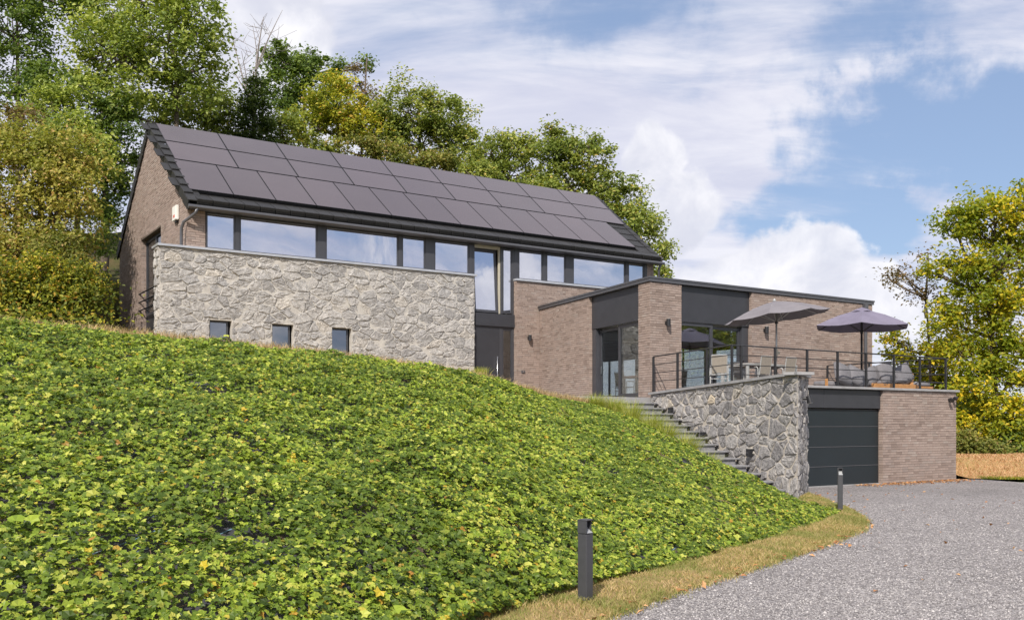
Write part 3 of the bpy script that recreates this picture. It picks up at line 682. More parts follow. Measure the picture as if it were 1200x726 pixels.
# back and far gable, floors
mb = MB(); mb.box(HS0 + .3, HS1, 9.9, 10.2, 2.2, 8.42); mb.build('back_wall', M['plain_brick'], house)
mb = MB()
for a in ((.45, 9.9, 2.2, 2.5), (.45, 1.0, 2.5, 4.45), (6.5, 9.9, 2.5, 4.45), (.45, 9.9, 4.45, 8.4)): mb.box(HS1 - .3, HS1, *a)
mb.prism_dir([(HS1 - .3, .2, 8.4), (HS1 - .3, 10.2, 8.4), (HS1 - .3, 5.2, 11.9)], (.3, 0, 0)); mb.build('far_gable_wall', M['plain_brick'], house)
mb = MB(); mb.box(HS0 + .3, HS1 - .3, .27, 9.9, 5.3, 5.55); mb.box(HS0 + .3, 10.86, .2, .27, 5.3, 7.04); mb.box(12.66, HS1 - .3, .2, .27, 5.3, 7.04); mb.build('upper_floor', M['interior'], house)
MB().box(HS0 + .3, HS1 - .3, .3, 9.9, 8.2, 8.26).build('upper_ceiling', M['ceiling'], house)
MB().box(HS0 + .3, HS1 - .3, .3, 9.9, 5.15, 5.2).build('lower_ceiling', M['ceiling'], house)
mb = MB(); mb.box(HS0 + .3, HS1 - .3, 5.0, 5.12, 5.55, 8.2); mb.box(9.3, 9.4, .28, 5.0, 5.55, 8.2); mb.box(12.9, 13.0, .28, 5.0, 5.55, 8.2); mb.box(HS0 + .3, 12.6, 3.0, 3.1, 2.4, 5.15); mb.build('partition', M['interior'], house)
MB().box(HS0 + .3, HS1 - .3, .3, 9.9, 2.38, 2.5).build('lower_floor', M['int_floor'], house)
def curtain(x0, x1, w, z0, z1, parent, name='curtain'):
    m = MB(); n = max(6, int((x1 - x0) / .045)); 
    for i in range(n):
        a = x0 + (x1 - x0) * i / n; b = x0 + (x1 - x0) * (i + 1) / n; ya = w + .03 * math.sin(i * 1.9); yb = w + .03 * math.sin((i + 1) * 1.9)
        m.add([(a, ya, z0), (b, yb, z0), (b, yb, z1), (a, ya, z1)], [(0, 1, 2, 3)])
    return m.build(name, M['curtain'], parent, fix=False, smooth=True)
for a, b in ((9.36, 10.7), (12.9, 13.92), (14.16, 14.45), (14.65, 14.98), (15.42, 15.8), (18.55, 18.93)): curtain(a, b, .42, 7.0, 8.15, house)
MB().cbox(9.86, 10.2, .30, .38, 7.05, 7.17, .01).build('sill_box', M['white'], house)

# roof
roof = MB()
ES0, ES1, RS0, RS1 = .84, 19.74, .84, 20.52
def rp(s, w, off=0): return (s, w, rz(w) + off)
t_ = .10
roof.add([(ES0, -.1, 8.5 - .21 - t_), (ES1, -.1, 8.5 - .21 - t_), (RS1, 5.2, 12.0 - t_), (RS0, 5.2, 12.0 - t_), (ES0, -.1, 8.5 - .21 - .01), (ES1, -.1, 8.5 - .21 - .01), (RS1, 5.2, 11.99), (RS0, 5.2, 11.99)],
         [(0, 3, 2, 1), (4, 5, 6, 7), (0, 1, 5, 4), (1, 2, 6, 5), (2, 3, 7, 6), (3, 0, 4, 7)])
roof.add([(RS0, 5.2, 12.0 - t_), (RS1, 5.2, 12.0 - t_), (ES1, 10.5, 8.29 - t_), (ES0, 10.5, 8.29 - t_), (RS0, 5.2, 11.99), (RS1, 5.2, 11.99), (ES1, 10.5, 8.28), (ES0, 10.5, 8.28)],
         [(0, 3, 2, 1), (4, 5, 6, 7), (0, 1, 5, 4), (1, 2, 6, 5), (2, 3, 7, 6), (3, 0, 4, 7)])
roofo = roof.build('roof', M['tile'], house)
def face_mesh(name, m, mat_):
    me = bpy.data.meshes.new(name); me.from_pydata(m.v, [], m.f); me.materials.append(mat_); me.update(); return me
TA = math.atan(SL); CT, ST = math.cos(TA), math.sin(TA)
TW, TL = .489, .60
tm = MB(); tm.cbox(-TW / 2 + .004, TW / 2 - .004, 0, TL + .06, .0, .035, .008); tile_me = face_mesh('roof_tile', tm, M['tile'])
em = MB(); em.cbox(-TW / 2 + .012, TW / 2 - .012, -.02, TL + .05, -.02, .035, .010); em.cbox(-TW / 2 + .012, TW / 2 - .012, -.03, .03, -.20, .035, .010)
for zz in (-.04, -.09, -.14): em.box(-TW / 2 + .018, TW / 2 - .018, -.042, -.03, zz - .010, zz + .010)
eave_me = face_mesh('roof_tile', em, M['tile'])
vm = MB(); vm.cbox(-.13, .13, 0, TL + .03, -.0, .05, .012); vm.cbox(-.16, -.12, 0, TL + .03, -.26, .045, .010); verge_me = face_mesh('verge_tile', vm, M['tile'])
rm_ = MB(); rm_.prism_dir([(0, -.17, -.10), (0, -.12, .01), (0, -.05, .06), (0, .05, .06), (0, .12, .01), (0, .17, -.10)], (.47, 0, 0)); ridge_me = face_mesh('ridge_tile', rm_, M['tile'])
hb = BASE[house.name]
def roof_place(name, me, s, d, lift=0.0, tilt=0.045, mirror=False, skew=0):
    """d: distance up the slope from the eave line (w=-0.12)"""
    o = bpy.data.objects.new(name, me); col.objects.link(o); o.parent = roofo
    w = -.12 + d * CT; z = rz(-.12) + d * ST + lift
    if mirror: w = 10.4 - w + .12 - .12
    rot = Matrix.Rotation(TA - tilt, 4, 'X') @ Matrix.Rotation(skew, 4, 'Z')
    if mirror: rot = Matrix.Rotation(math.pi, 4, 'Z') @ rot @ Matrix.Scale(-1, 4, (1, 0, 0))
    o.matrix_local = Matrix.Translation(Vector((s, w, z)) - hb) @ rot; return o
ROWS = 11; DR = (5.32 / CT) / ROWS
k = 0
s = ES0 + .21
while s < ES1 - .2:
    roof_place('roof_tile', eave_me, s + TW / 2, 0.0, .16, .20); s += TW
for r in range(1, ROWS):
    w = -.12 + r * DR * CT; send = ES1 + (RS1 - ES1) * (w / 5.2)
    s = ES0 + .21 + (TW / 2 if r % 2 else 0) - TW
    while s < send - .3:
        if s + TW < 1.6 or s > 18.6 - (0 if w < 2.7 else -1.2): roof_place('roof_tile', tile_me, s + TW / 2, r * DR, .04)
        s += TW
for r in range(ROWS):
    roof_place('verge_tile', verge_me, ES0 + .11, r * DR, .095, .085)
    roof_place('verge_tile', verge_me, ES0 + .11, r * DR, .095, .085, mirror=True)
    w = -.12 + r * DR * CT; o = roof_place('verge_tile', verge_me, ES1 - .10 + (RS1 - ES1) * (w / 5.2), r * DR, .055, .035, skew=-math.atan2(RS1 - ES1, 5.2 / CT) )
s = RS0
while s < RS1 - .2:
    o = bpy.data.objects.new('ridge_tile', ridge_me); col.objects.link(o); o.parent = roofo; o.location = Vector((s, 5.2, 12.02)) - hb; s += .455
# solar panels: two landscape rows over one portrait row
def solar(s0, s1, s0b, s1b, w0, w1):
    z0 = 8.64 + SL * (w0 - .2); z1 = 8.64 + SL * (w1 - .2)
    me = MB(); n = Vector((0, -ST, CT)); p = [Vector(v) for v in ((s0, w0, z0), (s1, w0, z0), (s1b, w1, z1), (s0b, w1, z1))]
    me.prism_dir(p, n * -.10); o = me.build('solar_panel', M['black'], house)  # black frame deepened downwards, standing in for the shadow gap under the panel
    c = sum(p, Vector()) / 4; q = [v + (c - v).normalized() * .022 + n * .003 for v in p]
    MB().prism_dir(q, n * -.004).build('cell_sheet', M['solar'], o)
def edge(k, w, n9=True):
    if n9: return 1.05 + k * (2.100 + 0.0175 * (w - 2.57))
    return 1.0 + k * 1.375
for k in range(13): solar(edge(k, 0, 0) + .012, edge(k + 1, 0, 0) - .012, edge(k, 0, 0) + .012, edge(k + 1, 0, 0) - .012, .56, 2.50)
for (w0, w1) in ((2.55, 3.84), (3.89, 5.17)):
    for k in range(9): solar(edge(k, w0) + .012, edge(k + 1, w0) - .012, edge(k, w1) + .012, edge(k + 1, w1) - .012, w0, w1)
for s in np.linspace(1.02, 1.02, 1):
    for w in (1.0, 2.0, 2.9, 3.6, 4.3, 4.9):
        m = MB(); z = 8.6 + SL * (w - .2); m.cbox(.98, 1.04, w, w + .05, z - .02, z + .03, .005); m.build('panel_clamp', M['steel'], house)
for sgn in (1, -1):
    f = (lambda w: w) if sgn > 0 else (lambda w: 10.4 - w)
    m = MB(); m.prism_dir([(.80, f(w), rz(w) + o_) for w, o_ in ((-.06, .02), (5.195, .02), (5.195, -.26), (-.06, -.20))], (.052, 0, 0)); m.build('barge_board', M['black'], house)
# gutter and downpipes
g = MB(); g.tube([(.78, -.20, 8.20), (19.72, -.20, 8.20)], .062, 10); g.box(.80, 19.7, -.16, .14, 8.165, 8.235); g.build('gutter', M['gutter'], house, smooth=False)
g = MB(); g.tube([(1.05, -.20, 8.18), (1.0, -.15, 8.02), (.86, .02, 7.88), (.74, .18, 7.78), (.70, .28, 7.6), (.70, .30, 7.35), (.70, .30, 3.6)], .048, 10); g.build('downpipe', M['gutter'], house, smooth=True)
g = MB(); g.tube([(19.58, -.18, 8.18), (19.58, -.05, 8.02), (19.58, -.05, 6.0)], .05, 10); g.build('downpipe', M['gutter'], house, smooth=True)
# alarm box on the gable
al = thing('alarm_box', 'small white alarm box high on the left brick gable beside the downpipe', 'alarm box', (HS0, 1.35, 8.1))
MB().cbox(HS0 - .12, HS0 - .02, 1.12, 1.58, 8.03, 8.48, .015).build('casing', M['white'], al)
MB().box(HS0 - .125, HS0 - .118, 1.25, 1.45, 8.12, 8.2).build('red_label', M['red'], al)
MB().cbox(HS0 - .09, HS0 - .03, 1.24, 1.40, 7.95, 8.03, .01).build('siren', M['black'], al)

# ------------------------------------------------------------------ single-storey extension
CW = -7.78; C0 = Vector((12.29, CW, 0)); LD = Vector((13.68 - 12.29, 7.78, 0)).normalized(); LN = Vector((-LD.y, LD.x, 0))
ext = thing('house_extension', 'flat roofed brick extension with dark upper panels and two sliding glass doors beside the terrace', 'house extension', (12.29, CW, 2.4))
def lw(t, d, z): q = C0 + LD * t - LN * d; return (q.x, q.y, z)       # t along the skewed left wall, d inwards
def lbox(m, t0, t1, d0, d1, z0, z1):
    c = [lw(t0, d0, 0), lw(t1, d0, 0), lw(t1, d1, 0), lw(t0, d1, 0)]; return m.prism([(p[0], p[1]) for p in c], z0, z1)
ZT = 5.93
m = MB(); m.prism([(12.29, CW), (13.55, CW), (13.55, CW + .3), (12.7, CW + .3)] + [lw(.66, .33, 0)[:2], lw(.66, 0, 0)[:2]], 2.3, ZT); pil = m.build('corner_pillar', M['mortar'], ext)
bricks(pil, brick_cells(1.26, 2.44, ZT), C0, (1, 0, 0), (0, -1, 0), 31, single=150)
bricks(pil, brick_cells(.66, 2.44, ZT), lw(.66, 0, 0), -LD, LN, 32, single=60)
m = MB(); lbox(m, 3.9, 7.9, 0, .3, 2.2, ZT); wl_ = m.build('left_wall', M['mortar'], ext)
bricks(wl_, brick_cells(3.97, 2.4, ZT), lw(7.87, 0, 0), -LD, LN, 33)
m = MB(); m.box(16.62, 22.77, CW, CW + .3, 2.2, ZT); fw = m.build('front_wall', M['mortar'], ext)
bricks(fw, brick_cells(6.15, 2.55, ZT), (16.62, CW, 0), (1, 0, 0), (0, -1, 0), 34)
m = MB(); lbox(m, .665, 3.895, .10, .16, 4.86, 5.925); m.build('upper_panel', M['anthracite'], ext)
MB().box(13.555, 16.615, CW + .10, CW + .16, 4.83, 5.925).build('upper_panel', M['anthracite'], ext)
# sliding doors, left face
def lframe(name, t0, t1, d, z0, z1, fr, gl='side_glass'):
    m = MB(); 
    for a in ((t0, t1, z1 - fr, z1), (t0, t1, z0, z0 + fr * 1.15), (t0, t0 + fr, z0 + fr * 1.15, z1 - fr), (t1 - fr, t1, z0 + fr * 1.15, z1 - fr)): lbox(m, a[0], a[1], d, d + .07, a[2], a[3])
    o = m.build(name, M['frame'], ext); p = MB(); lbox(p, t0 + fr, t1 - fr, d + .03, d + .042, z0 + fr * 1.15, z1 - fr); p.build('pane', M[gl], o); return o
lframe('sliding_door', .67, 2.22, .17, 2.52, 4.85, .11); dl = lframe('sliding_door', 2.16, 3.62, .26, 2.52, 4.80, .08)
m = MB(); lbox(m, 3.63, 3.89, .12, .36, 2.5, 4.85); m.build('door_jamb', M['frame'], ext)
m = MB(); lbox(m, 3.50, 3.53, .235, .26, 3.35, 3.60); m.build('door_handle', M['steel'], dl)
# sliding doors, front face
def fframe(name, a, b, w, z0, z1, fr):
    m = MB(); m.box(a, b, w, w + .07, z1 - fr, z1); m.box(a, b, w, w + .07, z0, z0 + fr); m.box(a, a + fr, w, w + .07, z0 + fr, z1 - fr); m.box(b - fr, b, w, w + .07, z0 + fr, z1 - fr)
    o = m.build(name, M['frame'], ext); MB().box(a + fr, b - fr, w + .03, w + .042, z0 + fr, z1 - fr).build('pane', M['door_glass'], o); return o
fframe('sliding_door', 13.56, 15.02, CW + .14, 2.6, 4.82, .10); fframe('sliding_door', 14.94, 16.32, CW + .23, 2.6, 4.76, .08)
MB().box(16.32, 16.6, CW + .14, CW + .36, 2.55, 4.82).build('door_jamb', M['frame'], ext)
# reveals of the front wall beside the doors
bricks(fw, brick_cells(.13, 2.55, ZT), (16.62, CW + .13, 0), (0, -1, 0), (-1, 0, 0), 36)
bricks(wl_, brick_cells(.11, 2.45, ZT), lw(3.9, .11, 0), LN, -LD, 37)
# roof slab, fascia, other walls, inside
ov = .05
RP = [(12.29 - .06, CW - ov), (22.77 + ov, CW - ov), (22.77 + ov, -.002), (lw(7.9, -.05, 0)[0], -.002)]
m = MB(); m.prism(RP, 5.94, 6.075); m.prism([(p[0] + (-.02 if i in (0, 3) else .02), p[1] - (.02 if i < 2 else 0)) for i, p in enumerate(RP)], 6.035, 6.085)
m.build('roof_edge', M['gutter'], ext); MB().prism([(12.6, CW + .2), (22.6, CW + .2), (22.6, -.05), (13.8, -.05)], 5.5, 5.93).build('ceiling', M['ceiling'], ext)
MB().prism([(12.6, CW + .17), (22.6, CW + .17), (22.6, -.05), (13.8, -.05)], 4.95, 5.0).build('ceiling', M['ceiling'], ext)
m = MB(); m.box(22.45, 22.77, CW + .3, -.01, 2.2, 2.5); m.box(22.45, 22.77, CW + .3, -.01, 4.85, ZT); m.box(22.45, 22.77, CW + .3, CW + .6, 2.5, 4.85); m.box(22.45, 22.77, -.12, -.01, 2.5, 4.85); m.build('far_wall', M['plain_brick'], ext)
m = MB(); m.box(HS1, 19.7, -.01, .3, 2.2, ZT); m.box(22.45, 22.77, -.01, .3, 2.2, ZT); m.box(19.7, 22.45, -.01, .3, 4.85, ZT); m.box(19.7, 22.45, -.01, .3, 2.2, 2.5); m.build('rear_wall', M['plain_brick'], ext)
m = MB()
for a in ((19.7, 22.45, 4.77, 4.85), (19.7, 22.45, 2.5, 2.58), (19.7, 19.78, 2.58, 4.77), (22.37, 22.45, 2.58, 4.77), (21.0, 21.07, 2.58, 4.77)): m.box(a[0], a[1], .05, .11, a[2], a[3])
o = m.build('far_window', M['frame'], ext); MB().box(19.78, 22.37, .07, .08, 2.58, 4.77).build('pane', M['clear_glass'], o)
MB().prism([(12.62, CW + .17), (22.45, CW + .17), (22.45, .3), (14.1, .3), (13.9, -.05)], 2.35, 2.5).build('interior_floor', M['int_floor'], ext)
for (a, b) in ((-7.1, -5.0), (-5.0, -2.7), (-2.7, -.13)):
    m = MB(); m.box(22.5, 22.58, a, b, 4.77, 4.85); m.box(22.5, 22.58, a, b, 2.5, 2.6); m.box(22.5, 22.58, a, a + .08, 2.6, 4.77); m.box(22.5, 22.58, b - .08, b, 2.6, 4.77); o = m.build('far_window', M['frame'], ext)
    MB().box(22.53, 22.54, a + .08, b - .08, 2.6, 4.77).build('pane', M['clear_glass'], o)
m = MB(); m.box(HS1 - .2, HS1 - .14, 1.0, 6.5, 4.37, 4.45); m.box(HS1 - .2, HS1 - .14, 1.0, 6.5, 2.5, 2.58)
for a in (1.0, 2.8, 4.6, 6.42): m.box(HS1 - .2, HS1 - .14, a, a + .08, 2.58, 4.37)
o = m.build('far_window', M['frame'], house); MB().box(HS1 - .18, HS1 - .17, 1.08, 6.42, 2.58, 4.37).build('pane', M['clear_glass'], o)
m = MB(); m.tube([(22.29, CW - .09, 5.93), (22.29, CW - .09, 2.6)], .06, 8); m.box(22.20, 22.38, CW - .14, CW - .01, 5.6, 5.93); m.build('downpipe', M['gutter'], ext)

# wall lamps
def wall_lamp(label, s, w, z, n, body='black'):
    t = thing('wall_lamp', label, 'wall lamp', (s, w, z), group='black wall lamps'); N_ = Vector(n); Tn = Vector((-N_.y, N_.x, 0)); c = Vector((s, w, z))
    def bx(a, b, d0, d1, z0, z1, name, mt, par=t):
        p = [c + Tn * a + N_ * d0, c + Tn * b + N_ * d0, c + Tn * b + N_ * d1, c + Tn * a + N_ * d1]; m = MB(); m.prism([(q.x, q.y) for q in p], z0 + z, z1 + z); return m.build(name, mt, par, bevel=.004)
    bx(-.045, .045, .012, .05, -.05, .05, 'wall_plate', M['black']); q = c + N_ * .12
    m = MB(); m.tube([q + Vector((0, 0, -.11)), q + Vector((0, 0, .11))], .065, 14); m.build('lamp_body', M['black'], t)
    m = MB(); m.tube([q + Vector((0, 0, .1105)), q + Vector((0, 0, .116))], .05, 12); m.build('lens', M['white'], t); m = MB(); m.bar(c + N_ * .03, q, .03); m.build('arm', M['black'], t)
wall_lamp('black wall lamp on the brick corner pillar between the two sliding glass doors', 12.92, CW, 4.74, (0, -1, 0))
wall_lamp('black wall lamp on the brick wall above the dining set, under the taupe parasol', 17.19, CW, 4.74, (0, -1, 0))
wall_lamp('black wall lamp on the brick wall right of the front door', 13.18, 0, 4.87, (0, -1, 0))
t = thing('doorbell', 'small grey doorbell unit low on the brick wall right of the front door', 'doorbell', (12.93, 0, 3.62))
MB().cbox(12.86, 13.02, -.04, -.012, 3.56, 3.66, .008).build('plate', M['gutter'], t); MB().cbox(12.91, 12.97, -.05, -.04, 3.58, 3.64, .004).build('button', M['steel'], t)

# ------------------------------------------------------------------ garage under the terrace
GWF = -12.46
gar = thing('garage', 'garage under the terrace with dark sectional door and grey brown brick side', 'garage', (16.88, GWF, 0))
m = MB(); m.box(16.88, 20.42, GWF, GWF + .35, -.1, 2.645); gb = m.build('front_wall', M['mortar'], gar)
bricks(gb, brick_cells(3.54, .02, 2.64), (16.88, GWF, 0), (1, 0, 0), (0, -1, 0), 41, single=300)
bricks(gb, brick_cells(.13, .02, 2.64), (16.88, GWF + .13, 0), (0, -1, 0), (-1, 0, 0), 42)
m = MB(); m.box(20.07, 20.42, GWF + .35, CW, -1, 2.645); m.box(13.0, 13.6, GWF + .3, CW, -.1, 2.4); m.build('side_wall', M['plain_brick'], gar)
gd = MB(); gd.box(13.2, 16.88, GWF + .155, GWF + .20, -.05, 2.1); gd = gd.build('garage_door', M['black'], gar)
for (a, b) in ((0.02, .522), (.534, 1.054), (1.066, 1.606), (1.618, 2.06)): MB().cbox(13.2, 16.84, GWF + .13, GWF + .155, a, b, .008).build('door_panel', M['garage_panel'], gd)
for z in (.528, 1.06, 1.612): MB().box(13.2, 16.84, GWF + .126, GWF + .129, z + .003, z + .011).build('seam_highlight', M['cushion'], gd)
MB().box(13.2, 16.87, GWF + .10, GWF + .30, 2.12, 2.645).build('header_backing', M['black'], gar)
MB().cbox(13.2, 14.42, GWF + .06, GWF + .10, 2.125, 2.62, .005).build('header_panel', M['anthracite'], gar); MB().cbox(14.43, 16.85, GWF + .06, GWF + .10, 2.125, 2.62, .005).build('header_panel', M['anthracite'], gar)
MB().box(13.3, 16.88, GWF - .02, GWF + .15, -.05, .018).build('threshold', M['paving'], gar)
MB().cbox(10.98, 20.52, GWF - .07, GWF + .33, 2.65, 2.715, .006).build('coping', M['coping'], gar)
MB().cbox(20.10, 20.52, GWF + .335, CW, 2.65, 2.715, .006).build('coping', M['coping'], gar)
# terrace, landing, path
m = MB(); m.prism([(11.02, GWF + .2), (20.08, GWF + .2), (20.08, CW - .001), (12.45, CW - .001)], 2.4, 2.6); tag(m.build('terrace', M['paving'], frame=HF), kind='structure')
m = MB(); m.prism([(20.08, CW), (23.5, CW), (23.5, -4), (22.78, -4), (22.78, CW + .01)][:3] + [(22.79, -4), (22.79, CW)], 2.2, 2.5); tag(m.build('terrace_side', M['paving'], frame=HF), kind='structure')
ta = loc((4.10, 28.3)); tb = loc((5.91, 22.6))
m = MB(); m.prism([(10.86, .14), (12.66, .14), (12.66, -.02), (13.66, -.02), (12.28, CW + .05), (12.26, CW - .25), (9.4, CW - .25), (9.4, -3)], 2.3, 2.468); tag(m.build('entrance_path', M['paving'], frame=HF), kind='structure')
# floodlight on the garage
fl = thing('floodlight', 'small black twin head security floodlight on the garage brick near its top right corner', 'floodlight', (20.06, GWF, 2.42))
MB().cbox(20.0, 20.12, GWF - .05, GWF - .01, 2.36, 2.46, .006).build('base', M['black'], fl)
for a, zz, d in ((19.98, 2.42, -1), (20.16, 2.47, 1)):
    m = MB(); m.tube([(20.06, GWF - .05, 2.42), (a, GWF - .1, zz)], .015, 6); m.tube([(a, GWF - .10, zz + .02), (a + d * .02, GWF - .2, zz - .03)], [.04, .065], 10); m.build('lamp_head', M['black'], fl)

# ------------------------------------------------------------------ stone stair wall
TW0 = Vector((*loc((4.10, 28.3)), 0)); EC = Vector((*loc((6.33, 21.26)), 0)); FC = Vector((*loc((7.02, 22.8)), 0)); GC = Vector((*loc((7.70, 25.3)), 0)); IC = Vector((*loc((5.62, 24.3)), 0))
DT = (EC - TW0).normalized(); LT = (EC - TW0).length; NTn = Vector((DT.y, -DT.x, 0)); 
if NTn.x > 0: NTn = -NTn
swall = thing('stone_stair_wall', 'grey rubble stone retaining wall with flat coping beside the outdoor stairs', 'stone wall', (TW0.x, TW0.y, 0))
ZL, ZR = 2.545, 2.775
m = MB(); m.prism([(p.x, p.y) for p in (TW0, EC, FC, GC, IC)], -.1, 2.6, [ZL, ZR, ZR, 2.55, 2.40]); core = m.build('wall_core', M['stone_mortar'], swall)
rubble(core, rubble_cells(LT, -.05, 2.76, .34, .245, [], lambda x: ZL - .01 + (ZR - ZL) * x / LT, seed=14), TW0, DT, NTn, M['stone_grey'], 51, gap=.016, depth=.030, inset=.018)
DE = (FC - EC).normalized(); NE = Vector((DE.y, -DE.x, 0)); LE = (FC - EC).length
rubble(core, rubble_cells(LE, -.05, 2.76, .42, .28, seed=15), EC, DE, NE, M['stone_grey'], 52, gap=.016, depth=.03, inset=.018)
def off(p, a, b): return (p.x + a, p.y + b)
m = MB(); o1 = NTn * .07; o2 = NTn * -.38
pa = [TW0 + o1 - DT * .05, EC + o1 + DT * .08, EC + o2 + DT * .08, TW0 + o2 - DT * .05]; zt = [ZL + .005, ZR + .005, ZR + .005, ZL + .005]
m.add([(p.x, p.y, z) for p, z in zip(pa, zt)] + [(p.x, p.y, z + .065) for p, z in zip(pa, zt)], [(0, 3, 2, 1), (4, 5, 6, 7), (0, 1, 5, 4), (1, 2, 6, 5), (2, 3, 7, 6), (3, 0, 4, 7)]); m.build('coping', M['coping'], swall)
e1 = EC - DT * .0 + NE * .08 + DE * .1; 
m = MB(); q = [EC + NE * .079 - DE * .03, FC + NE * .079 + DE * .10, FC - NE * .36 + DE * .10, EC - NE * .3 - DE * .03]; m.prism([(p.x, p.y) for p in q], ZR + .007, ZR + .073, [ZR + .073, ZR + .12, ZR + .12, ZR + .073]); m.build('coping', M['coping'], swall)
for lab, px, py in (('small black square step light highest on the stone stair wall', 789.3, 480.8), ('small black square step light in the middle of the stone stair wall', 827.5, 509.8), ('small black square step light lowest on the stone stair wall', 882, 530)):
    k = (px - CX) / FPX; a, b = Vector((4.10, 28.3)), (Vector((6.33, 21.26)) - Vector((4.10, 28.3))).normalized(); tt = (k * a.y - a.x) / (b.x - k * b.y); yy = a.y + tt * b.y; z = CAMH + (CY - py) / FPX * yy
    t = thing('step_light', lab, 'step light', tuple(TW0 + DT * tt + Vector((0, 0, z))), group='black step lights on the stone stair wall'); p = TW0 + DT * tt
    m = MB(); q = [p - DT * .065, p + DT * .065, p + DT * .065 + NTn * .15, p - DT * .065 + NTn * .15]; m.prism([(v.x, v.y) for v in q], z - .09, z + .09); m.build('casing', M['black'], t, bevel=.008)
    m = MB(); q = [p - DT * .05 + NTn * .151, p + DT * .05 + NTn * .151, p + DT * .05 + NTn * .155, p - DT * .05 + NTn * .155]; m.prism([(v.x, v.y) for v in q], z - .012, z + .012); m.build('slot', M['gutter'], t)
t = thing('spotlight', 'small black spotlight on the end of the stone stair wall beside the garage header', 'spotlight', tuple(EC + DE * .6 + Vector((0, 0, 2.25))))
p = EC + DE * .6 + Vector((0, 0, 2.27)); m = MB(); m.tube([p, p + NE * .16], .03, 8); m.build('arm', M['black'], t); m = MB(); m.tube([p + NE * .16 + Vector((0, 0, .06)), p + NE * .2 - Vector((0, 0, .10))], [.06, .07], 12); m.build('lamp_head', M['black'], t); m = MB(); m.tube([p + NE * .203 - Vector((0, 0, .101)), p + NE * .204 - Vector((0, 0, .106))], .055, 10); m.build('lens', M['white'], t)

# ------------------------------------------------------------------ stairs
st = thing('staircase', 'outdoor staircase of blue grey stone steps climbing beside the stone wall', 'staircase', (TW0.x, TW0.y, 0))
d2 = Vector((*loc((5.91, 22.6)), 0)) - TW0; inc = d2 / 12.0
for k in range(16):
    z = 2.47 - k * 0.161
    if z < .05: break
    r = TW0 + inc * k; r = r + NTn * 0.045; wd = 2.9 if k < 6 else 2.4
    b0 = r.y; dep = abs(inc.y) + .06
    x1 = r.x + .02; x0 = x1 - wd
    # riser block then tread slab with a shadow nosing
    MB().box(x0 + .03, x1 - .10, b0 + .035, b0 + dep + .3, z - .161 - .4, z - .045).build('riser', M['bluestone'], st)
    MB().cbox(x0, x1, b0 - .01, b0 + dep, z - .042, z, .006).build('tread', M['bluestone'], st)

# ------------------------------------------------------------------ railing
rl = thing('terrace_railing', 'black metal railing with four rails round the terrace edge', 'railing', (11.0, -12.3, 2.6))
RZ = 3.68; RC = Vector((*loc((5.53, 24.18)), 0)); R1 = Vector((*loc((4.19, 28.42)), 0)); RE = Vector((20.22, RC.y, 0)); RB = Vector((20.22, CW - .1, 0))
def rpost(p, zb=2.6): MB().cbox(p.x - .025, p.x + .025, p.y - .03, p.y + .03, zb, RZ - .005, .004).build('post', M['black'], rl)
for f in (0, .345, .72): rpost(R1.lerp(RC, f), 2.5)
rpost(Vector((RC.x + .02, RC.y, 0)), 2.5)
def s_of(px): k = (px - CX) / FPX; q = HF @ Vector((0, RC.y, 0)); return (k * q.y - q.x) / (UR.x - k * UR.y)
for px in (868.5, 908.3, 945.8, 981.5, 1015, 1047.4, 1078): rpost(Vector((s_of(px), RC.y, 0)))
rpost(RE); 
for f in (.3, .62, 1.0): rpost(RE.lerp(RB, f))
for i, z in enumerate((RZ, RZ - .245, RZ - .49, RZ - .735)):
    m = MB(); r_ = .019 if i == 0 else .011
    m.tube([R1 + Vector((0, 0, z)), RC + Vector((0, 0, z))], r_, 6); m.tube([RC + Vector((0, 0, z)), RE + Vector((0, 0, z))], r_, 6); m.tube([RE + Vector((0, 0, z)), RB + Vector((0, 0, z))], r_, 6); m.build('rail', M['black'], rl)

# ------------------------------------------------------------------ bollards
def bollard(label, x, y, h, w, rzz, z0=0.0):
    t = thing('bollard_light', label, 'bollard', (x, y, z0), WF, rz=rzz, group='dark bollard lights beside the gravel drive')
    b = BASE[t.name]; BASE[t.name] = Vector((0, 0, 0)); a = w / 2; hd = h * .165
    MB().cbox(-a, a, -a, a, -.05, h - hd - .003, .004).build('post', M['gutterdark'], t)
    hdm = MB(); hdm.cbox(-a, a, -a, a, h - .012, h, .003); hdm.box(-a, -a + .012, -a, a, h - hd, h - .012); hdm.box(-a + .012, a, a - .012, a, h - hd, h - .012); hdm.box(-a, a, -a, a, h - hd, h - hd + .008)
    hdm.box(a - .010, a, -a + .02, a - .012, h - hd, h - .012)
    hdm.build('lamp_head', M['gutterdark'], t)
    rf = MB(); rf.add([(-a + .012, -a + .004, h - hd + .008), (a - .002, -a + .004, h - hd + .008), (a - .002, a - .013, h - hd * .42), (-a + .012, a - .013, h - hd * .42)], [(0, 1, 2, 3)]); rf.build('reflector', M['reflector'], t, fix=False)
    BASE[t.name] = b; return t
M['gutterdark'] = simple('bollard_paint', (0.055, 0.056, 0.062), 0.45, nscale=10, var=0.1, bumps=0.1, bscale=200)
M['reflector'] = simple('grey_reflector', (0.32, 0.33, 0.34), 0.5)
p = at(686, 711, 8.95); bollard('tall dark square bollard light at the near end of the grass strip', p.x, p.y, .81, .103, R(47), -.0)
p = at(984.6, 601, 18.2); bollard('more distant dark bollard light on the tip of the grass verge before the garage door', p.x, p.y, .865, .088, R(-12), 0)

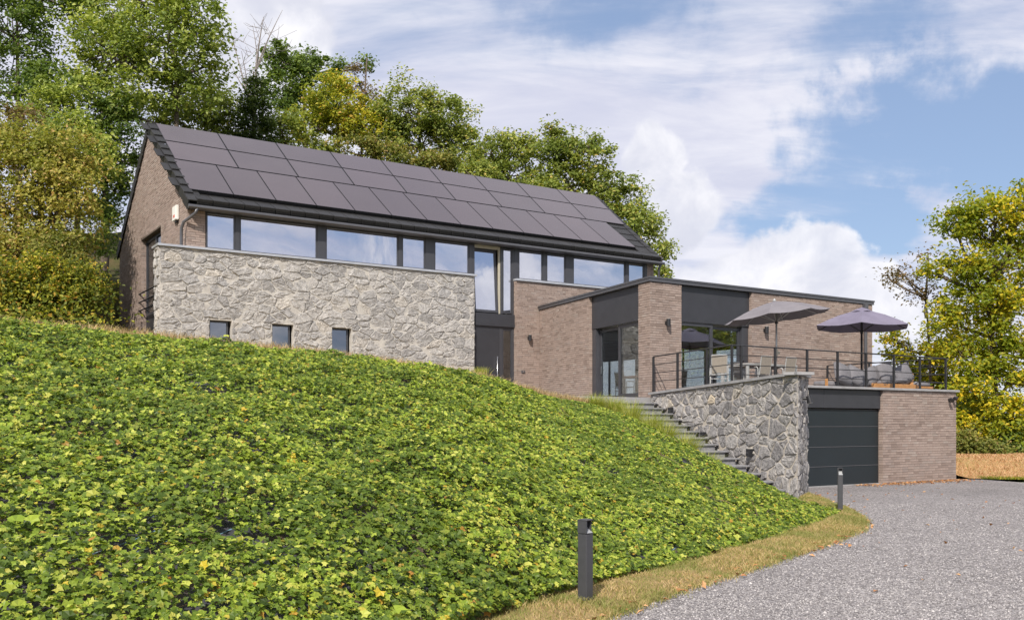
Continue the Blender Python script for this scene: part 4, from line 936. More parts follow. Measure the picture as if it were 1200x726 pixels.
# ------------------------------------------------------------------ parasols
def canopy(center, rad, rise, nseg, sag, tilt=(0, 0), rot=0, vent=False):
    m = MB(); c = Vector(center); rings = [0, .25, .5, .75, 1.0]; nr = len(rings); sub = 4; N_ = nseg * sub
    T = Matrix.Rotation(tilt[0], 4, 'X') @ Matrix.Rotation(tilt[1], 4, 'Y')
    vs = []
    for r in rings[1:]:
        for i in range(N_):
            th = rot + 2 * math.pi * i / N_; f = (i % sub) / sub; chord = math.cos(math.pi / nseg) / math.cos(math.pi * (2 * f - 1) / nseg)
            rr = rad * r * chord; bulge = math.sin(math.pi * f); z = rise * (1 - r) ** 1.0 + rise * 0.12 * math.sin(math.pi * r) - sag * bulge * r
            if f == 0: rr = rad * r
            vs.append(c + T @ Vector((rr * math.cos(th), rr * math.sin(th), z)))
    top = c + T @ Vector((0, 0, rise)); vs.append(top); fs = []
    for k in range(nr - 2):
        for i in range(N_): fs.append((k * N_ + i, k * N_ + (i + 1) % N_, (k + 1) * N_ + (i + 1) % N_, (k + 1) * N_ + i))
    for i in range(N_): fs.append((i, (i + 1) % N_, len(vs) - 1))
    m.add(vs, fs); return m, T
def parasol(label, base, top, rad, rise, nseg, mt, pm, tilt, rot, vent):
    t = thing('parasol', label, 'parasol', tuple(base), WF); b = Vector(base); c = Vector((b.x, b.y, top)); 
    m, T = canopy(c, rad, rise, nseg, rise * .10, tilt, rot); o = m.build('canopy', M[mt], t); sm = o.modifiers.new('cloth', 'SOLIDIFY'); sm.thickness = .008
    v = MB(); N_ = nseg * 4; vs = []
    for i in range(N_):
        th = rot + 2 * math.pi * i / N_; f = (i % 4) / 4; p0 = Vector((rad * math.cos(th), rad * math.sin(th), -rise * .10 * math.sin(math.pi * f)))
        if f: ch = math.cos(math.pi / nseg) / math.cos(math.pi * (2 * f - 1) / nseg); p0.x *= ch; p0.y *= ch
        vs += [c + T @ p0, c + T @ (p0 + Vector((0, 0, -.10)))]
    v.add(vs, [(2 * i, 2 * ((i + 1) % N_), 2 * ((i + 1) % N_) + 1, 2 * i + 1) for i in range(N_)]); v.build('valance', M[mt], o, fix=False) if False else None
    for i in range(nseg):
        th = rot + 2 * math.pi * i / nseg; r = MB(); e = c + T @ Vector((rad * .985 * math.cos(th), rad * .985 * math.sin(th), -.012)); hub = c + T @ Vector((0, 0, rise - .04)); mid = c + T @ Vector((rad * .5 * math.cos(th), rad * .5 * math.sin(th), rise * .5 + rise * .10))
        r.tube([hub, mid, e], .012, 5); low = Vector((b.x, b.y, top - .15)); r.tube([low, mid - Vector((0, 0, .015))], .009, 5); r.build('rib', M[pm], t)
    r = MB(); r.tube([(b.x, b.y, b.z), (b.x, b.y, top + rise - .02)], .028 if pm != 'black' else .032, 10); r.build('pole', M[pm], t, smooth=True)
    r = MB(); r.tube([(b.x, b.y, top - .2), (b.x, b.y, top - .10)], .045, 10); r.build('hub', M['black'], t)
    r = MB(); r.cbox(b.x - .3, b.x + .3, b.y - .3, b.y + .3, b.z, b.z + .06, .01); r.tube([(b.x, b.y, b.z + .06), (b.x, b.y, b.z + .35)], .045, 10); r.build('base_plate', M['black'] if pm == 'black' else M['alu'], t)
    tp_ = c + T @ Vector((0, 0, rise + .0))
    r = MB(); r.tube([tp_, tp_ + Vector((0, 0, .07))], [.05, .02], 10); r.build('finial', M['alu'] if pm != 'black' else M[mt], t)
    if vent:
        m2, T2 = canopy(c + T @ Vector((0, 0, rise * .82)), rad * .25, rise * .30, nseg, -.03, tilt, rot); o2 = m2.build('vent_cap', M[mt], o); o2.modifiers.new('cloth', 'SOLIDIFY').thickness = .008
    return t
bu = HF @ Vector((14.36, -10.8, 2.6)); parasol('grey taupe parasol leaning over the dining table, left of the lilac one', bu, CAMH + (CY - 371) / FPX * bu.y, 1.47, .45, 8, 'umb_taupe', 'alu', (R(-1), R(-7)), R(22), False)
m = MB(); m.tube([(bu.x, bu.y, 3.62), (bu.x, bu.y, 3.80)], .05, 8); m.cbox(bu.x + .03, bu.x + .10, bu.y - .03, bu.y + .03, 3.66, 3.74, .01)
m.build('crank', M['cream'], [o for o in col.objects if o.name.startswith('parasol')][0])
bu2 = HF @ Vector((17.55, -11.25, 2.6)); parasol('lilac grey parasol with a vent cap over the lounge sofa, right of the taupe one', bu2, CAMH + (CY - 383) / FPX * bu2.y, 1.45, .52, 6, 'umb_lilac', 'black', (R(0), R(1)), R(10), True)

# ------------------------------------------------------------------ terrace dining set
def chair_mesh(t, sling, fm):
    b = BASE[t.name]; BASE[t.name] = Vector((0, 0, 0))
    for sx in (-1, 1):
        m = MB(); m.tube([(sx * .23, -.20, 0), (sx * .23, -.20, .40), (sx * .23, -.22, .62), (sx * .23, .16, .64), (sx * .23, .20, .60), (sx * .23, .22, 0)], .016, 6); m.build('side_frame', M[fm], t)
        m = MB(); m.tube([(sx * .20, .22, .40), (sx * .20, .30, .93)], .015, 6); m.build('back_post', M[fm], t)
    m = MB()
    for a, b_, c_ in ((.20, .30, .93), (.23, .22, .30), (.21, -.22, .42), (.21, .22, .41)): MB().tube([(-a, b_, c_), (a, b_, c_)], .014, 6).build('cross_bar', M[fm], t)
    m = MB(); m.cbox(-.205, .205, -.22, .22, .415, .43, .004); m.build('seat', M[sling], t)
    m = MB(); m.add([(-.19, .225, .45), (.19, .225, .45), (.19, .297, .91), (-.19, .297, .91), (-.19, .237, .45), (.19, .237, .45), (.19, .309, .91), (-.19, .309, .91)], [(0, 3, 2, 1), (4, 5, 6, 7), (0, 1, 5, 4), (1, 2, 6, 5), (2, 3, 7, 6), (3, 0, 4, 7)]); m.build('backrest', M[sling], t)
    BASE[t.name] = b
def chair_at(px, Y, rz, label, first=None, group='taupe sling chairs round the terrace table', fl=2.6):
    p = at(px, 496, Y); p.z = fl
    if first is None:
        t = thing('dining_chair', label, 'chair', tuple(p), WF, group=group, rz=rz); chair_mesh(t, 'sling', 'alu'); return t
    t = copy_tree(first); t.matrix_world = Matrix.Translation(p) @ Matrix.Rotation(rz, 4, 'Z'); t['label'] = label; t['group'] = group; return t
# chairs face +y of their own minus side: the back is at +y, so turn by 180 deg to show its back to the drive
A0 = ANG + math.pi
c1 = chair_at(842.5, 25.9, A0 - .75, 'taupe sling chair at the left end of the terrace table by the glass door')
chair_at(888.5, 26.35, A0, 'middle one of the three taupe sling chairs on the near side of terrace table', c1)
chair_at(917.5, 26.9, A0, 'taupe sling chair beside the parasol pole at the right of the terrace table', c1)
chair_at(872, 28.4, ANG, 'taupe sling chair on the far side of the terrace table, left one', c1)
chair_at(899, 28.9, ANG, 'taupe sling chair on the far side of the terrace table, right one', c1)
tc = HF @ Vector((13.75, -10.72, 2.6)); tb_ = thing('dining_table', 'long terrace dining table with red brown slatted top and pale metal legs', 'table', tuple(tc), Matrix.Identity(4), rz=ANG)
bsv = BASE[tb_.name]; BASE[tb_.name] = Vector((0, 0, 0))
for i in range(7): MB().cbox(-.96, .96, -.455 + i * .131, -.455 + i * .131 + .12, .725, .75, .004).build('slat', M['hardwood'], tb_)
m = MB()
for a in ((-1.0, 1.0, -.50, -.465), (-1.0, 1.0, .465, .50), (-1.0, -.965, -.465, .465), (.965, 1.0, -.465, .465)): m.box(*a, .67, .745)
m.build('table_frame', M['alu'], tb_)
for x in (-.96, .96):
    for y in (-.46, .46): MB().cbox(x - .035, x + .035, y - .035, y + .035, 0, .67, .005).build('leg', M['alu'], tb_)
BASE[tb_.name] = bsv
t = thing('potted_plant', 'small dark potted plant standing on the left end of the terrace table', 'plant', tuple(tc), WF, rz=0); t.location = tc + Vector((-.55, -.25, .75)); BASE[t.name] = Vector((0, 0, 0))
m = MB(); m.tube([(0, 0, 0), (0, 0, .1)], [.05, .07], 10); m.build('pot', M['black'], t)
M['leaf_dark'] = leaf_mat('dark_leaf', [(0, (0.02, 0.045, 0.015)), (1, (0.05, 0.09, 0.03))])
m = MB()
for i in range(26):
    a = random.uniform(0, 6.28); l = random.uniform(.08, .22); r = random.uniform(.02, .12); q = Vector((math.cos(a) * r, math.sin(a) * r, .1 + l)); w = Vector((-math.sin(a), math.cos(a), 0)) * .012
    m.add([Vector((0, 0, .09)) - w, Vector((0, 0, .09)) + w, q * 1.0 + w * .2], [(0, 1, 2)])
m.build('leaves', M['leaf_dark'], t, fix=False)

# ------------------------------------------------------------------ lounge
def cushion(m, c, sx, sy, sz, rx=0, rz=0, ry=0):
    bm = bmesh.new(); bmesh.ops.create_cube(bm, size=1); bmesh.ops.subdivide_edges(bm, edges=bm.edges[:], cuts=4, use_grid_fill=True)
    M_ = Matrix.Translation(c) @ Matrix.Rotation(rz, 4, 'Z') @ Matrix.Rotation(rx, 4, 'X') @ Matrix.Rotation(ry, 4, 'Y')
    for v in bm.verts:
        p = v.co * 2; e = 0.16; f = (1 - abs(p.x) ** 4 * e) * (1 - abs(p.z) ** 4 * e); thick = 1 - .55 * max(abs(p.x), abs(p.z)) ** 5
        v.co = M_ @ Vector((p.x * sx / 2 * (1 - .06 * p.z * p.z), p.y * sy / 2 * thick, p.z * sz / 2 * (1 - .06 * p.x * p.x)))
    bm.verts.index_update(); m.add([v.co for v in bm.verts], [[v.index for v in f.verts] for f in bm.faces]); bm.free(); return m
def spx(px, w):
    q = HF @ Vector((0, w, 0)); k = (px - CX) / FPX; return (k * q.y - q.x) / (UR.x - k * UR.y)
W0 = -11.75
so = thing('outdoor_sofa', 'low corner lounge sofa with grey cushions on an orange wooden base at the terrace edge', 'sofa', (spx(985, W0), W0, 2.6))
xa, xb, xc, xd = spx(971, W0), spx(1023, W0), spx(1071, W0), spx(1094, W0)
MB().cbox(xa + .1, xb + .2, W0 + .25, W0 + 1.0, 2.62, 2.72, .01).build('wood_base', M['teak'], so); MB().cbox(xb - .05, xc + .05, W0 - .10, W0 + 1.0, 2.66, 2.88, .012).build('wood_base', M['teak'], so)
MB().cbox(xa + .25, xa + .30, W0 + .25, W0 + .33, 2.66, 2.98, .008).build('armrest', M['teak'], so); m = MB(); m.add([(xc - .12, W0 + .0, 2.88), (xc - .02, W0 + .0, 2.88), (xc + .12, W0 + .1, 3.24), (xc + .05, W0 + .1, 3.26), (xc - .12, W0 + .8, 2.88), (xc - .02, W0 + .8, 2.88), (xc + .12, W0 + .9, 3.24), (xc + .05, W0 + .9, 3.26)], [(0, 1, 2, 3), (7, 6, 5, 4), (0, 4, 5, 1), (1, 5, 6, 2), (2, 6, 7, 3), (3, 7, 4, 0)]); m.build('armrest', M['teak'], so)
m = cushion(MB(), ((xa + xb) / 2 + .12, W0 + .55, 2.84), xb - xa - .2, .7, .18); m.build('seat_cushion', M['cushion'], so, smooth=True)
m = cushion(MB(), ((xb + xc) / 2 - .0, W0 + .42, 2.97), xc - xb - .02, 1.0, .20, ry=R(-4)); m.build('seat_cushion', M['cushion'], so, smooth=True)
for px, w_, z_, sx, sz, rzz, ry in ((988, W0 + .14, 3.12, .74, .60, .15, R(14)), (1003, W0 + .10, 3.06, .64, .54, -.1, R(24)), (1021, W0 + .16, 3.10, .66, .54, .1, R(-14)), (1038, W0 + .06, 3.17, .78, .66, .05, R(-10)), (1058, W0 + .14, 3.17, .84, .60, .0, R(-22))):
    m = cushion(MB(), (spx(px, w_), w_, z_), sx, .24, sz, R(-16), rzz, ry); m.build('back_cushion', M['cushion'], so, smooth=True)
ot = thing('footstool', 'low grey cushioned footstool on an orange wooden base, right of the lounge sofa', 'footstool', ((xc + xd) / 2, W0, 2.6))
MB().cbox(xc + .1, xd, W0, W0 + .8, 2.64, 2.84, .012).build('wood_base', M['teak'], ot); m = cushion(MB(), ((xc + .1 + xd) / 2, W0 + .4, 2.90), xd - xc - .1, .84, .15); m.build('seat_cushion', M['cushion'], ot, smooth=True)

# ------------------------------------------------------------------ inside the extension, seen through its glass
c2 = HF @ Vector((14.6, -5.2, 2.5)); it = thing('indoor_table', 'dark dining table inside behind the left sliding door', 'table', tuple(c2), WF, rz=ANG); BASE[it.name] = Vector((0, 0, 0))
MB().cbox(-1.0, 1.0, -.45, .45, .70, .76, .01).build('tabletop', M['hardwood'], it)
for x in (-.85, .85):
    m = MB(); m.bar((x, -.35, 0), (x, -.35, .70), .06); m.bar((x, .35, 0), (x, .35, .70), .06); m.build('leg', M['black'], it)
for i, (dx, dy, r_) in enumerate(((-.5, -.75, A0), (.45, -.75, A0), (-.5, .75, ANG), (.5, .75, ANG))):
    q = HF @ Vector((14.6 + dx, -5.2 + dy, 2.5)); t = copy_tree(c1); t.name = 'indoor_chair'; t.matrix_world = Matrix.Translation(q) @ Matrix.Rotation(r_, 4, 'Z'); t['label'] = 'indoor dining chair behind the left sliding glass door, ' + ('near side, left', 'near side, right', 'far side, left', 'far side, right')[i]; t['group'] = 'indoor dining chairs'
pl = thing('pendant_lamp', 'lit pendant lamp hanging inside behind the sliding door left of the corner pillar', 'lamp', (13.6, -6.1, 4.2))
m = MB(); m.tube([(13.6, -6.1, 4.95), (13.6, -6.1, 4.42)], .008, 5); m.build('cable', M['black'], pl); m = MB(); m.tube([(13.6, -6.1, 4.42), (13.6, -6.1, 4.32), (13.6, -6.1, 4.22)], [.03, .10, .19], 14, cap=False); m.build('lamp_shade', M['black'], pl, fix=False)
lm, lt, lb = mat('lit_bulb'); lb.inputs['Emission Color'].default_value = (1, .72, .38, 1); lb.inputs['Emission Strength'].default_value = 9
m = MB(); m.tube([(13.6, -6.1, 4.30), (13.6, -6.1, 4.25), (13.6, -6.1, 4.18)], [.03, .06, .025], 10); m.build('bulb', lm, pl)
cb = thing('cabinet', 'tall dark cabinet inside behind the far end of the left sliding door', 'cabinet', (13.7, -2.8, 2.5)); MB().cbox(13.45, 13.9, -3.2, -2.4, 2.5, 4.2, .01).build('cabinet_body', M['dark_furn'], cb); MB().cbox(13.80, 13.82, -3.23, -3.2, 3.2, 3.5, .003).build('handle', M['steel'], cb)
#MARK_VEG

# ------------------------------------------------------------------ foliage
def rot_frames(n, N, tilt, rg):
    """N frames about normals n (N,3) tilted at random; returns two in-plane axes and the normal"""
    r = rg.normal(0, 1, (N, 3)); nn = n + r * tilt; nn /= np.linalg.norm(nn, axis=1, keepdims=True) + 1e-9
    a = rg.normal(0, 1, (N, 3)); a -= nn * np.sum(a * nn, 1, keepdims=True); a /= np.linalg.norm(a, axis=1, keepdims=True) + 1e-9
    return a, np.cross(nn, a), nn
def leaves(pos, nrm, size, tilt, rg, shape='oval', cup=0.18):
    N = len(pos); a, b, n = rot_frames(nrm, N, tilt, rg); s = size if np.ndim(size) else np.full(N, size)
    if shape == 'oval': pts = [(-.5, 0, 0), (0, -.30, cup), (.5, 0, 0), (0, .30, cup)]; F = np.array([[0, 1, 2, 3]])
    elif shape == 'ivy': pts = [(-.10, 0, 0), (-.32, -.40, .04), (-.04, -.36, cup * .5), (.20, -.46, .02), (.30, -.22, cup * .6), (.60, 0, 0), (.30, .22, cup * .6), (.20, .46, .02), (-.04, .36, cup * .5), (-.32, .40, .04)]; F = None
    P = np.array(pts); V = pos[:, None, :] + s[:, None, None] * (P[None, :, 0:1] * a[:, None] + P[None, :, 1:2] * b[:, None] + P[None, :, 2:3] * n[:, None])
    k = len(pts)
    if shape == 'oval': Fs = np.arange(N)[:, None] * k + F; return V.reshape(-1, 3), Fs.reshape(-1, 4)
    f = np.array([[0, 1, 2, 3], [0, 3, 4, 5], [0, 5, 6, 7], [0, 7, 8, 9]]); Fs = (np.arange(N) * k)[:, None, None] + f[None]
    return V.reshape(-1, 3), Fs.reshape(-1, 4)
def limb(mb_, a, b, r0, r1, rg, bend=.12, seg=4, n=5):
    a = Vector(a); b = Vector(b); L = (b - a).length; pts = []; rad = []
    k1 = Vector(rg.normal(0, bend, 3)) * L; 
    for i in range(seg + 1):
        t = i / seg; p = a.lerp(b, t) + k1 * math.sin(math.pi * t) * .5 + Vector((0, 0, -.06 * L * math.sin(math.pi * t))); pts.append(p); rad.append(r0 + (r1 - r0) * t)
    mb_.tube(pts, rad, n); return pts
def tree(name, label, cat, base, top_z, blobs, mat_, seed, leaf=.2, per=85, trunk_r=.22, spread=.55, group=None, bark='bark', density=1.0, nclump=None, droop=0.0, extra_limbs=0, lean=(0, 0)):
    """blobs: (centre, (rx, ry, rz), number of leaf clumps)"""
    rg = np.random.default_rng(seed); b = Vector(base)
    t = bpy.data.objects.new(name, None); col.objects.link(t); t.location = b; tag(t, label, cat, group); bb = np.array(b)
    wood = MB(); cents = []
    for (c, r, n) in blobs:
        n = int(n * density * 1.2); u = rg.normal(0, 1, (n, 3)); u /= np.linalg.norm(u, axis=1, keepdims=True); q = rg.uniform(.25, 1, n) ** .45
        P = np.array(c) + u * q[:, None] * np.array(r); P += rg.normal(0, .18, (n, 3)) * np.array(r) * (rg.uniform(0, 1, (n, 1)) < .3); keep = rg.uniform(0, 1, n) < np.where(u[:, 2] < -.55, .6, 1); cents.append((P[keep], np.array(c)))
    top = Vector((b.x + lean[0], b.y + lean[1], top_z)); tp = limb(wood, b - Vector((0, 0, .5)), top, trunk_r, trunk_r * .25, rg, .03, 7, 8)
    allc = np.concatenate([c for c, _ in cents]); 
    for c, cc in cents:
        h = max(b.z + .35 * (cc[2] - b.z), min(cc[2] - .8, top_z)); f = min(1, max(.1, (h - b.z) / max(.1, top_z - b.z))); st_ = tp[0].lerp(tp[-1], f); st_.z = h
        # one bough to the heart of the mass, twigs from it to a share of the clumps
        limb(wood, st_, Vector(cc), trunk_r * .45, trunk_r * .2, rg, .1, 5, 6)
        m = max(4, int(len(c) * .34))
        for k in range(min(m, len(c))): limb(wood, Vector(cc).lerp(st_, rg.uniform(0, .5)), Vector(c[k]), trunk_r * .16, .012, rg, .16, 4, 4)
    N = len(allc); dj = rg.normal(0, 1, (N * per, 3)); dj /= np.linalg.norm(dj, axis=1, keepdims=True); jit = dj * (rg.uniform(0, 1, (N * per, 1)) ** .45) * 1.5 * np.array([spread, spread, spread * .62]) + rg.normal(0, .10, (N * per, 3)); idx = np.repeat(np.arange(N), per); sc = (rg.uniform(.45, 1.45, N) * np.where(rg.uniform(0, 1, N) < .2, .6, 1))[idx][:, None]
    pos = allc[idx] + jit * sc; pos[:, 2] -= droop * np.linalg.norm(jit[:, :2], axis=1)
    nr = np.zeros_like(pos); nr[:, 2] = .9; nr[:, 1] -= .25; nr[:, 0] -= .1; nr += (pos - allc[idx]) * .6
    s = leaf * rg.uniform(.6, 1.3, len(pos)); V, F = leaves(pos - bb, nr, s, .55, rg)
    w = [(x - b.x, y - b.y, z - b.z) for x, y, z in wood.v]; me = bpy.data.meshes.new('trunk'); me.from_pydata(w, [], wood.f); me.materials.append(M[bark]); me.polygons.foreach_set('use_smooth', [True] * len(me.polygons)); me.update()
    o = bpy.data.objects.new('trunk', me); col.objects.link(o); o.parent = t
    np_mesh('crown', V, F, mat_, t); return t
L_ = {}
L_['birch'] = leaf_mat('light_green_leaf', [(0, (0.07, 0.10, 0.020)), (.4, (0.17, 0.21, 0.040)), (.8, (0.30, 0.33, 0.085)), (1, (0.42, 0.42, 0.16))], (0.09, 0.13, 0.028), .45, gain=1.55)
L_['dark'] = leaf_mat('dark_green_leaf', [(0, (0.04, 0.065, 0.014)), (.6, (0.10, 0.145, 0.03)), (1, (0.18, 0.225, 0.06))], (0.05, 0.085, 0.02), .6, gain=1.55)
L_['olive'] = leaf_mat('olive_leaf', [(0, (0.06, 0.07, 0.015)), (.45, (0.13, 0.14, 0.03)), (.85, (0.22, 0.20, 0.05)), (1, (0.30, 0.20, 0.10))], (0.08, 0.11, 0.025), .45, gain=1.55)
L_['willow'] = leaf_mat('willow_leaf', [(0, (0.10, 0.10, 0.02)), (.4, (0.21, 0.20, 0.04)), (.8, (0.35, 0.31, 0.09)), (1, (0.42, 0.26, 0.14))], (0.14, 0.165, 0.03), .5, gain=1.55)
L_['oak'] = leaf_mat('oak_leaf', [(0, (0.065, 0.085, 0.018)), (.5, (0.165, 0.195, 0.040)), (.9, (0.28, 0.30, 0.075)), (1, (0.38, 0.28, 0.09))], (0.10, 0.135, 0.03), .6, gain=1.55)
L_['yellow'] = leaf_mat('turning_leaf', [(0, (0.12, 0.15, 0.02)), (.5, (0.26, 0.26, 0.03)), (.88, (0.42, 0.36, 0.05)), (1, (0.48, 0.24, 0.07))], (0.13, 0.17, 0.025), .5, gain=1.55)
L_['beech'] = leaf_mat('yellow_green_leaf', [(0, (0.11, 0.14, 0.015)), (.4, (0.27, 0.29, 0.022)), (.75, (0.50, 0.44, 0.03)), (1, (0.75, 0.53, 0.045))], (0.14, 0.20, 0.02), .35, trans=.45, gain=1.15)
L_['conifer'] = leaf_mat('conifer_needles', [(0, (0.025, 0.045, 0.012)), (.6, (0.055, 0.085, 0.02)), (1, (0.09, 0.12, 0.035))])
L_['bush'] = leaf_mat('bramble_leaf', [(0, (0.05, 0.07, 0.012)), (.5, (0.14, 0.16, 0.022)), (.85, (0.32, 0.30, 0.035)), (1, (0.42, 0.23, 0.06))], (0.05, 0.075, 0.012), .8, gain=1.55)
L_['brown'] = leaf_mat('browning_leaf', [(0, (0.10, 0.075, 0.035)), (.5, (0.16, 0.13, 0.05)), (1, (0.25, 0.16, 0.08))])
def blob(px, py, Y, rpx, rpy, n, ry=None):
    s = Y / FPX; c = at(px, py, Y); return (tuple(c), (rpx * s, (ry or (rpx + rpy) * .5 * s), rpy * s), n)
def gz(X, Y): return float(hill_z(np.array(float(X)), np.array(float(Y))))
def wtree(name, label, px, Y, topy, blobs, mt, seed, cat='tree', **k):
    c = at(px, 300, Y); return tree(name, label, cat, (c.x, Y, gz(c.x, Y)), CAMH + (CY - topy) / FPX * Y, blobs, L_[mt], seed, **k)
G1 = 'trees on the wooded slope behind the house'
wtree('leafy_tree', 'tall light green tree rising behind the left gable to the top of the photo', 205, 44, 20, [blob(190, 45, 44, 62, 60, 62), blob(150, -5, 45, 75, 50, 50), blob(120, 60, 43, 52, 48, 46), blob(232, 15, 44, 30, 45, 24), blob(205, 110, 44, 45, 32, 30), blob(120, 115, 42, 45, 30, 26), blob(245, 75, 45, 18, 30, 8)], 'birch', 1, group=G1, leaf=.21)
wtree('dark_tree', 'dark green tree in the top left corner of the photo', 20, 43, 20, [blob(15, 40, 43, 50, 62, 60), blob(60, -10, 44, 50, 35, 30), blob(-50, 90, 43, 60, 80, 40), blob(50, 105, 42, 35, 34, 26)], 'dark', 2, group=G1, leaf=.2)
wtree('willow_shrub', 'big olive brown bushy tree filling the left edge beside the gable', 45, 34, 160, [blob(35, 215, 34, 66, 62, 75), blob(72, 245, 33.5, 40, 62, 46), blob(15, 290, 33, 58, 48, 50), blob(-50, 230, 34, 50, 70, 30), blob(10, 165, 34, 34, 34, 20), blob(78, 180, 34.5, 38, 30, 24)], 'willow', 3, group=G1, leaf=.15, per=110, spread=.45, droop=.25)
wtree('reddish_shrub', 'small reddish brown bush showing over the olive bush at the left edge', 22, 36, 140, [blob(20, 150, 36, 26, 24, 14)], 'brown', 4, group=G1, leaf=.15, spread=.4, trunk_r=.1)
wtree('dark_tree', 'dark green tree between the olive bush and the left gable', 120, 42, 150, [blob(140, 165, 42, 30, 40, 36), blob(122, 225, 42, 24, 45, 30), blob(120, 130, 42, 35, 25, 18)], 'dark', 5, group=G1, leaf=.18, spread=.45)
wtree('dark_tree', 'dark green tree peeping over the left end of the ridge behind the light green tree', 240, 50, 110, [blob(242, 128, 50, 36, 30, 36), blob(262, 155, 50, 30, 22, 18), blob(205, 140, 49, 30, 24, 18)], 'oak', 6, group=G1, leaf=.2)
wtree('oak_tree', 'dark green spreading tree above the roof between the conifer and the yellowing tree', 355, 58, 75, [blob(340, 70, 58, 30, 20, 30), blob(375, 85, 58, 32, 20, 28), blob(330, 105, 58, 30, 28, 28), blob(365, 135, 58, 40, 30, 34), blob(425, 78, 58, 12, 12, 4)], 'dark', 7, group=G1, leaf=.22, spread=.5)
wtree('turning_tree', 'yellow and orange tinged tree standing above the roof left of centre', 395, 54, 100, [blob(395, 125, 54, 38, 34, 52), blob(362, 145, 54, 24, 24, 22), blob(425, 150, 54, 30, 30, 28)], 'yellow', 8, group=G1, leaf=.2, spread=.45)
wtree('oak_tree', 'thin topped tree with a bare twiggy crown above the yellowing tree', 430, 57, 68, [blob(420, 95, 57, 22, 20, 12), blob(435, 120, 57, 18, 25, 12)], 'brown', 9, group=G1, leaf=.16, spread=.4, per=45, trunk_r=.16)
wtree('olive_tree', 'olive green round crowned tree above the middle of the roof', 490, 55, 120, [blob(475, 130, 55, 44, 32, 60), blob(520, 140, 55, 34, 30, 42), blob(495, 170, 55, 60, 26, 48), blob(545, 165, 55, 22, 20, 16), blob(450, 155, 55, 26, 26, 18)], 'oak', 10, group=G1, leaf=.2, spread=.5)
wtree('oak_tree', 'mid green loose crowned tree above the roof right of centre', 590, 53, 160, [blob(575, 178, 53, 26, 22, 22), blob(605, 175, 53, 24, 20, 18), blob(600, 205, 53, 45, 22, 36), blob(560, 200, 53, 30, 22, 20)], 'oak', 11, group=G1, leaf=.19, spread=.42)
wtree('oak_tree', 'green oak crown over the right end of the solar roof', 690, 50, 170, [blob(650, 175, 50, 28, 24, 30), blob(690, 185, 50, 34, 22, 32), blob(665, 215, 50, 44, 24, 44), blob(720, 222, 50, 28, 20, 24), blob(735, 250, 50, 24, 22, 22), blob(750, 262, 49, 22, 16, 14), blob(700, 250, 50, 40, 20, 26), blob(748, 283, 49, 18, 22, 14), blob(645, 160, 50, 10, 14, 5)], 'oak', 12, group=G1, leaf=.19, spread=.40)
wtree('small_oak', 'sprig of oak leaves peeping out right of the roof end above the downpipe', 775, 47, 290, [blob(776, 294, 47, 12, 11, 7), blob(770, 318, 47, 12, 9, 6), blob(772, 340, 47, 14, 14, 7)], 'oak', 13, group=G1, leaf=.17, spread=.28, trunk_r=.08)
wtree('understorey_tree', 'low leafy tree just above the ridge between the conifer and the yellowing tree', 335, 52, 170, [blob(330, 155, 52, 26, 22, 22), blob(365, 180, 52, 30, 22, 24)], 'oak', 14, group=G1, leaf=.19, spread=.45)
wtree('understorey_tree', 'low olive tree just above the ridge right of the yellowing tree', 435, 52, 190, [blob(420, 178, 52, 30, 20, 24), blob(460, 190, 52, 34, 22, 30), blob(510, 200, 52, 36, 20, 30)], 'olive', 15, group=G1, leaf=.19, spread=.45)
wtree('understorey_tree', 'low green tree just above the ridge in the dip right of the olive tree', 565, 49, 215, [blob(552, 205, 49, 28, 18, 20), blob(590, 222, 49, 32, 18, 24), blob(635, 232, 49, 34, 18, 24)], 'oak', 16, group=G1, leaf=.19, spread=.42)
wtree('understorey_tree', 'green tree filling the gap between the olive bush and the ridge end', 95, 39, 200, [blob(110, 190, 39, 30, 34, 30), blob(75, 160, 39, 34, 26, 26), blob(60, 120, 40, 34, 26, 24)], 'birch', 17, group=G1, leaf=.18, spread=.5)
# conifer
def conifer(px, topy, boty, half, Y, label, seed):
    rg = np.random.default_rng(seed); c = at(px, boty, Y); g = gz(c.x, Y); b = Vector((c.x, Y, g)); zt = CAMH + (CY - topy) / FPX * Y; R_ = half / FPX * Y * (zt - g) / (zt - c.z) 
    t = bpy.data.objects.new('conifer', None); col.objects.link(t); t.location = b; tag(t, label, 'tree', G1)
    m = MB(); m.tube([(0, 0, -.3), (0, 0, (zt - g))], [.25, .03], 7); me = bpy.data.meshes.new('trunk'); me.from_pydata(m.v, [], m.f); me.materials.append(M['bark']); o = bpy.data.objects.new('trunk', me); col.objects.link(o); o.parent = t
    P = []; H = zt - g
    for i in range(900):
        h = H * (1 - rg.uniform(0, 1) ** .6 * .9); r = R_ * (1 - h / H) ** .85 * 1.0 * rg.uniform(.55, 1.08); a = rg.uniform(0, 6.283); P.append((math.cos(a) * r, math.sin(a) * r, h - r * .25))
    P = np.array(P); idx = np.repeat(np.arange(len(P)), 26); pos = P[idx] + rg.normal(0, 1, (len(idx), 3)) * [.22, .22, .09]; nr = np.tile([0, 0, 1.0], (len(pos), 1)); nr[:, :2] = P[idx][:, :2] * .3
    V, F = leaves(pos, nr, .17 * rg.uniform(.6, 1.2, len(pos)), .5, rg); np_mesh('crown', V, F, L_['conifer'], t)
conifer(297, 84, 170, 26, 50, 'dark green conifer above the left part of the roof', 31)
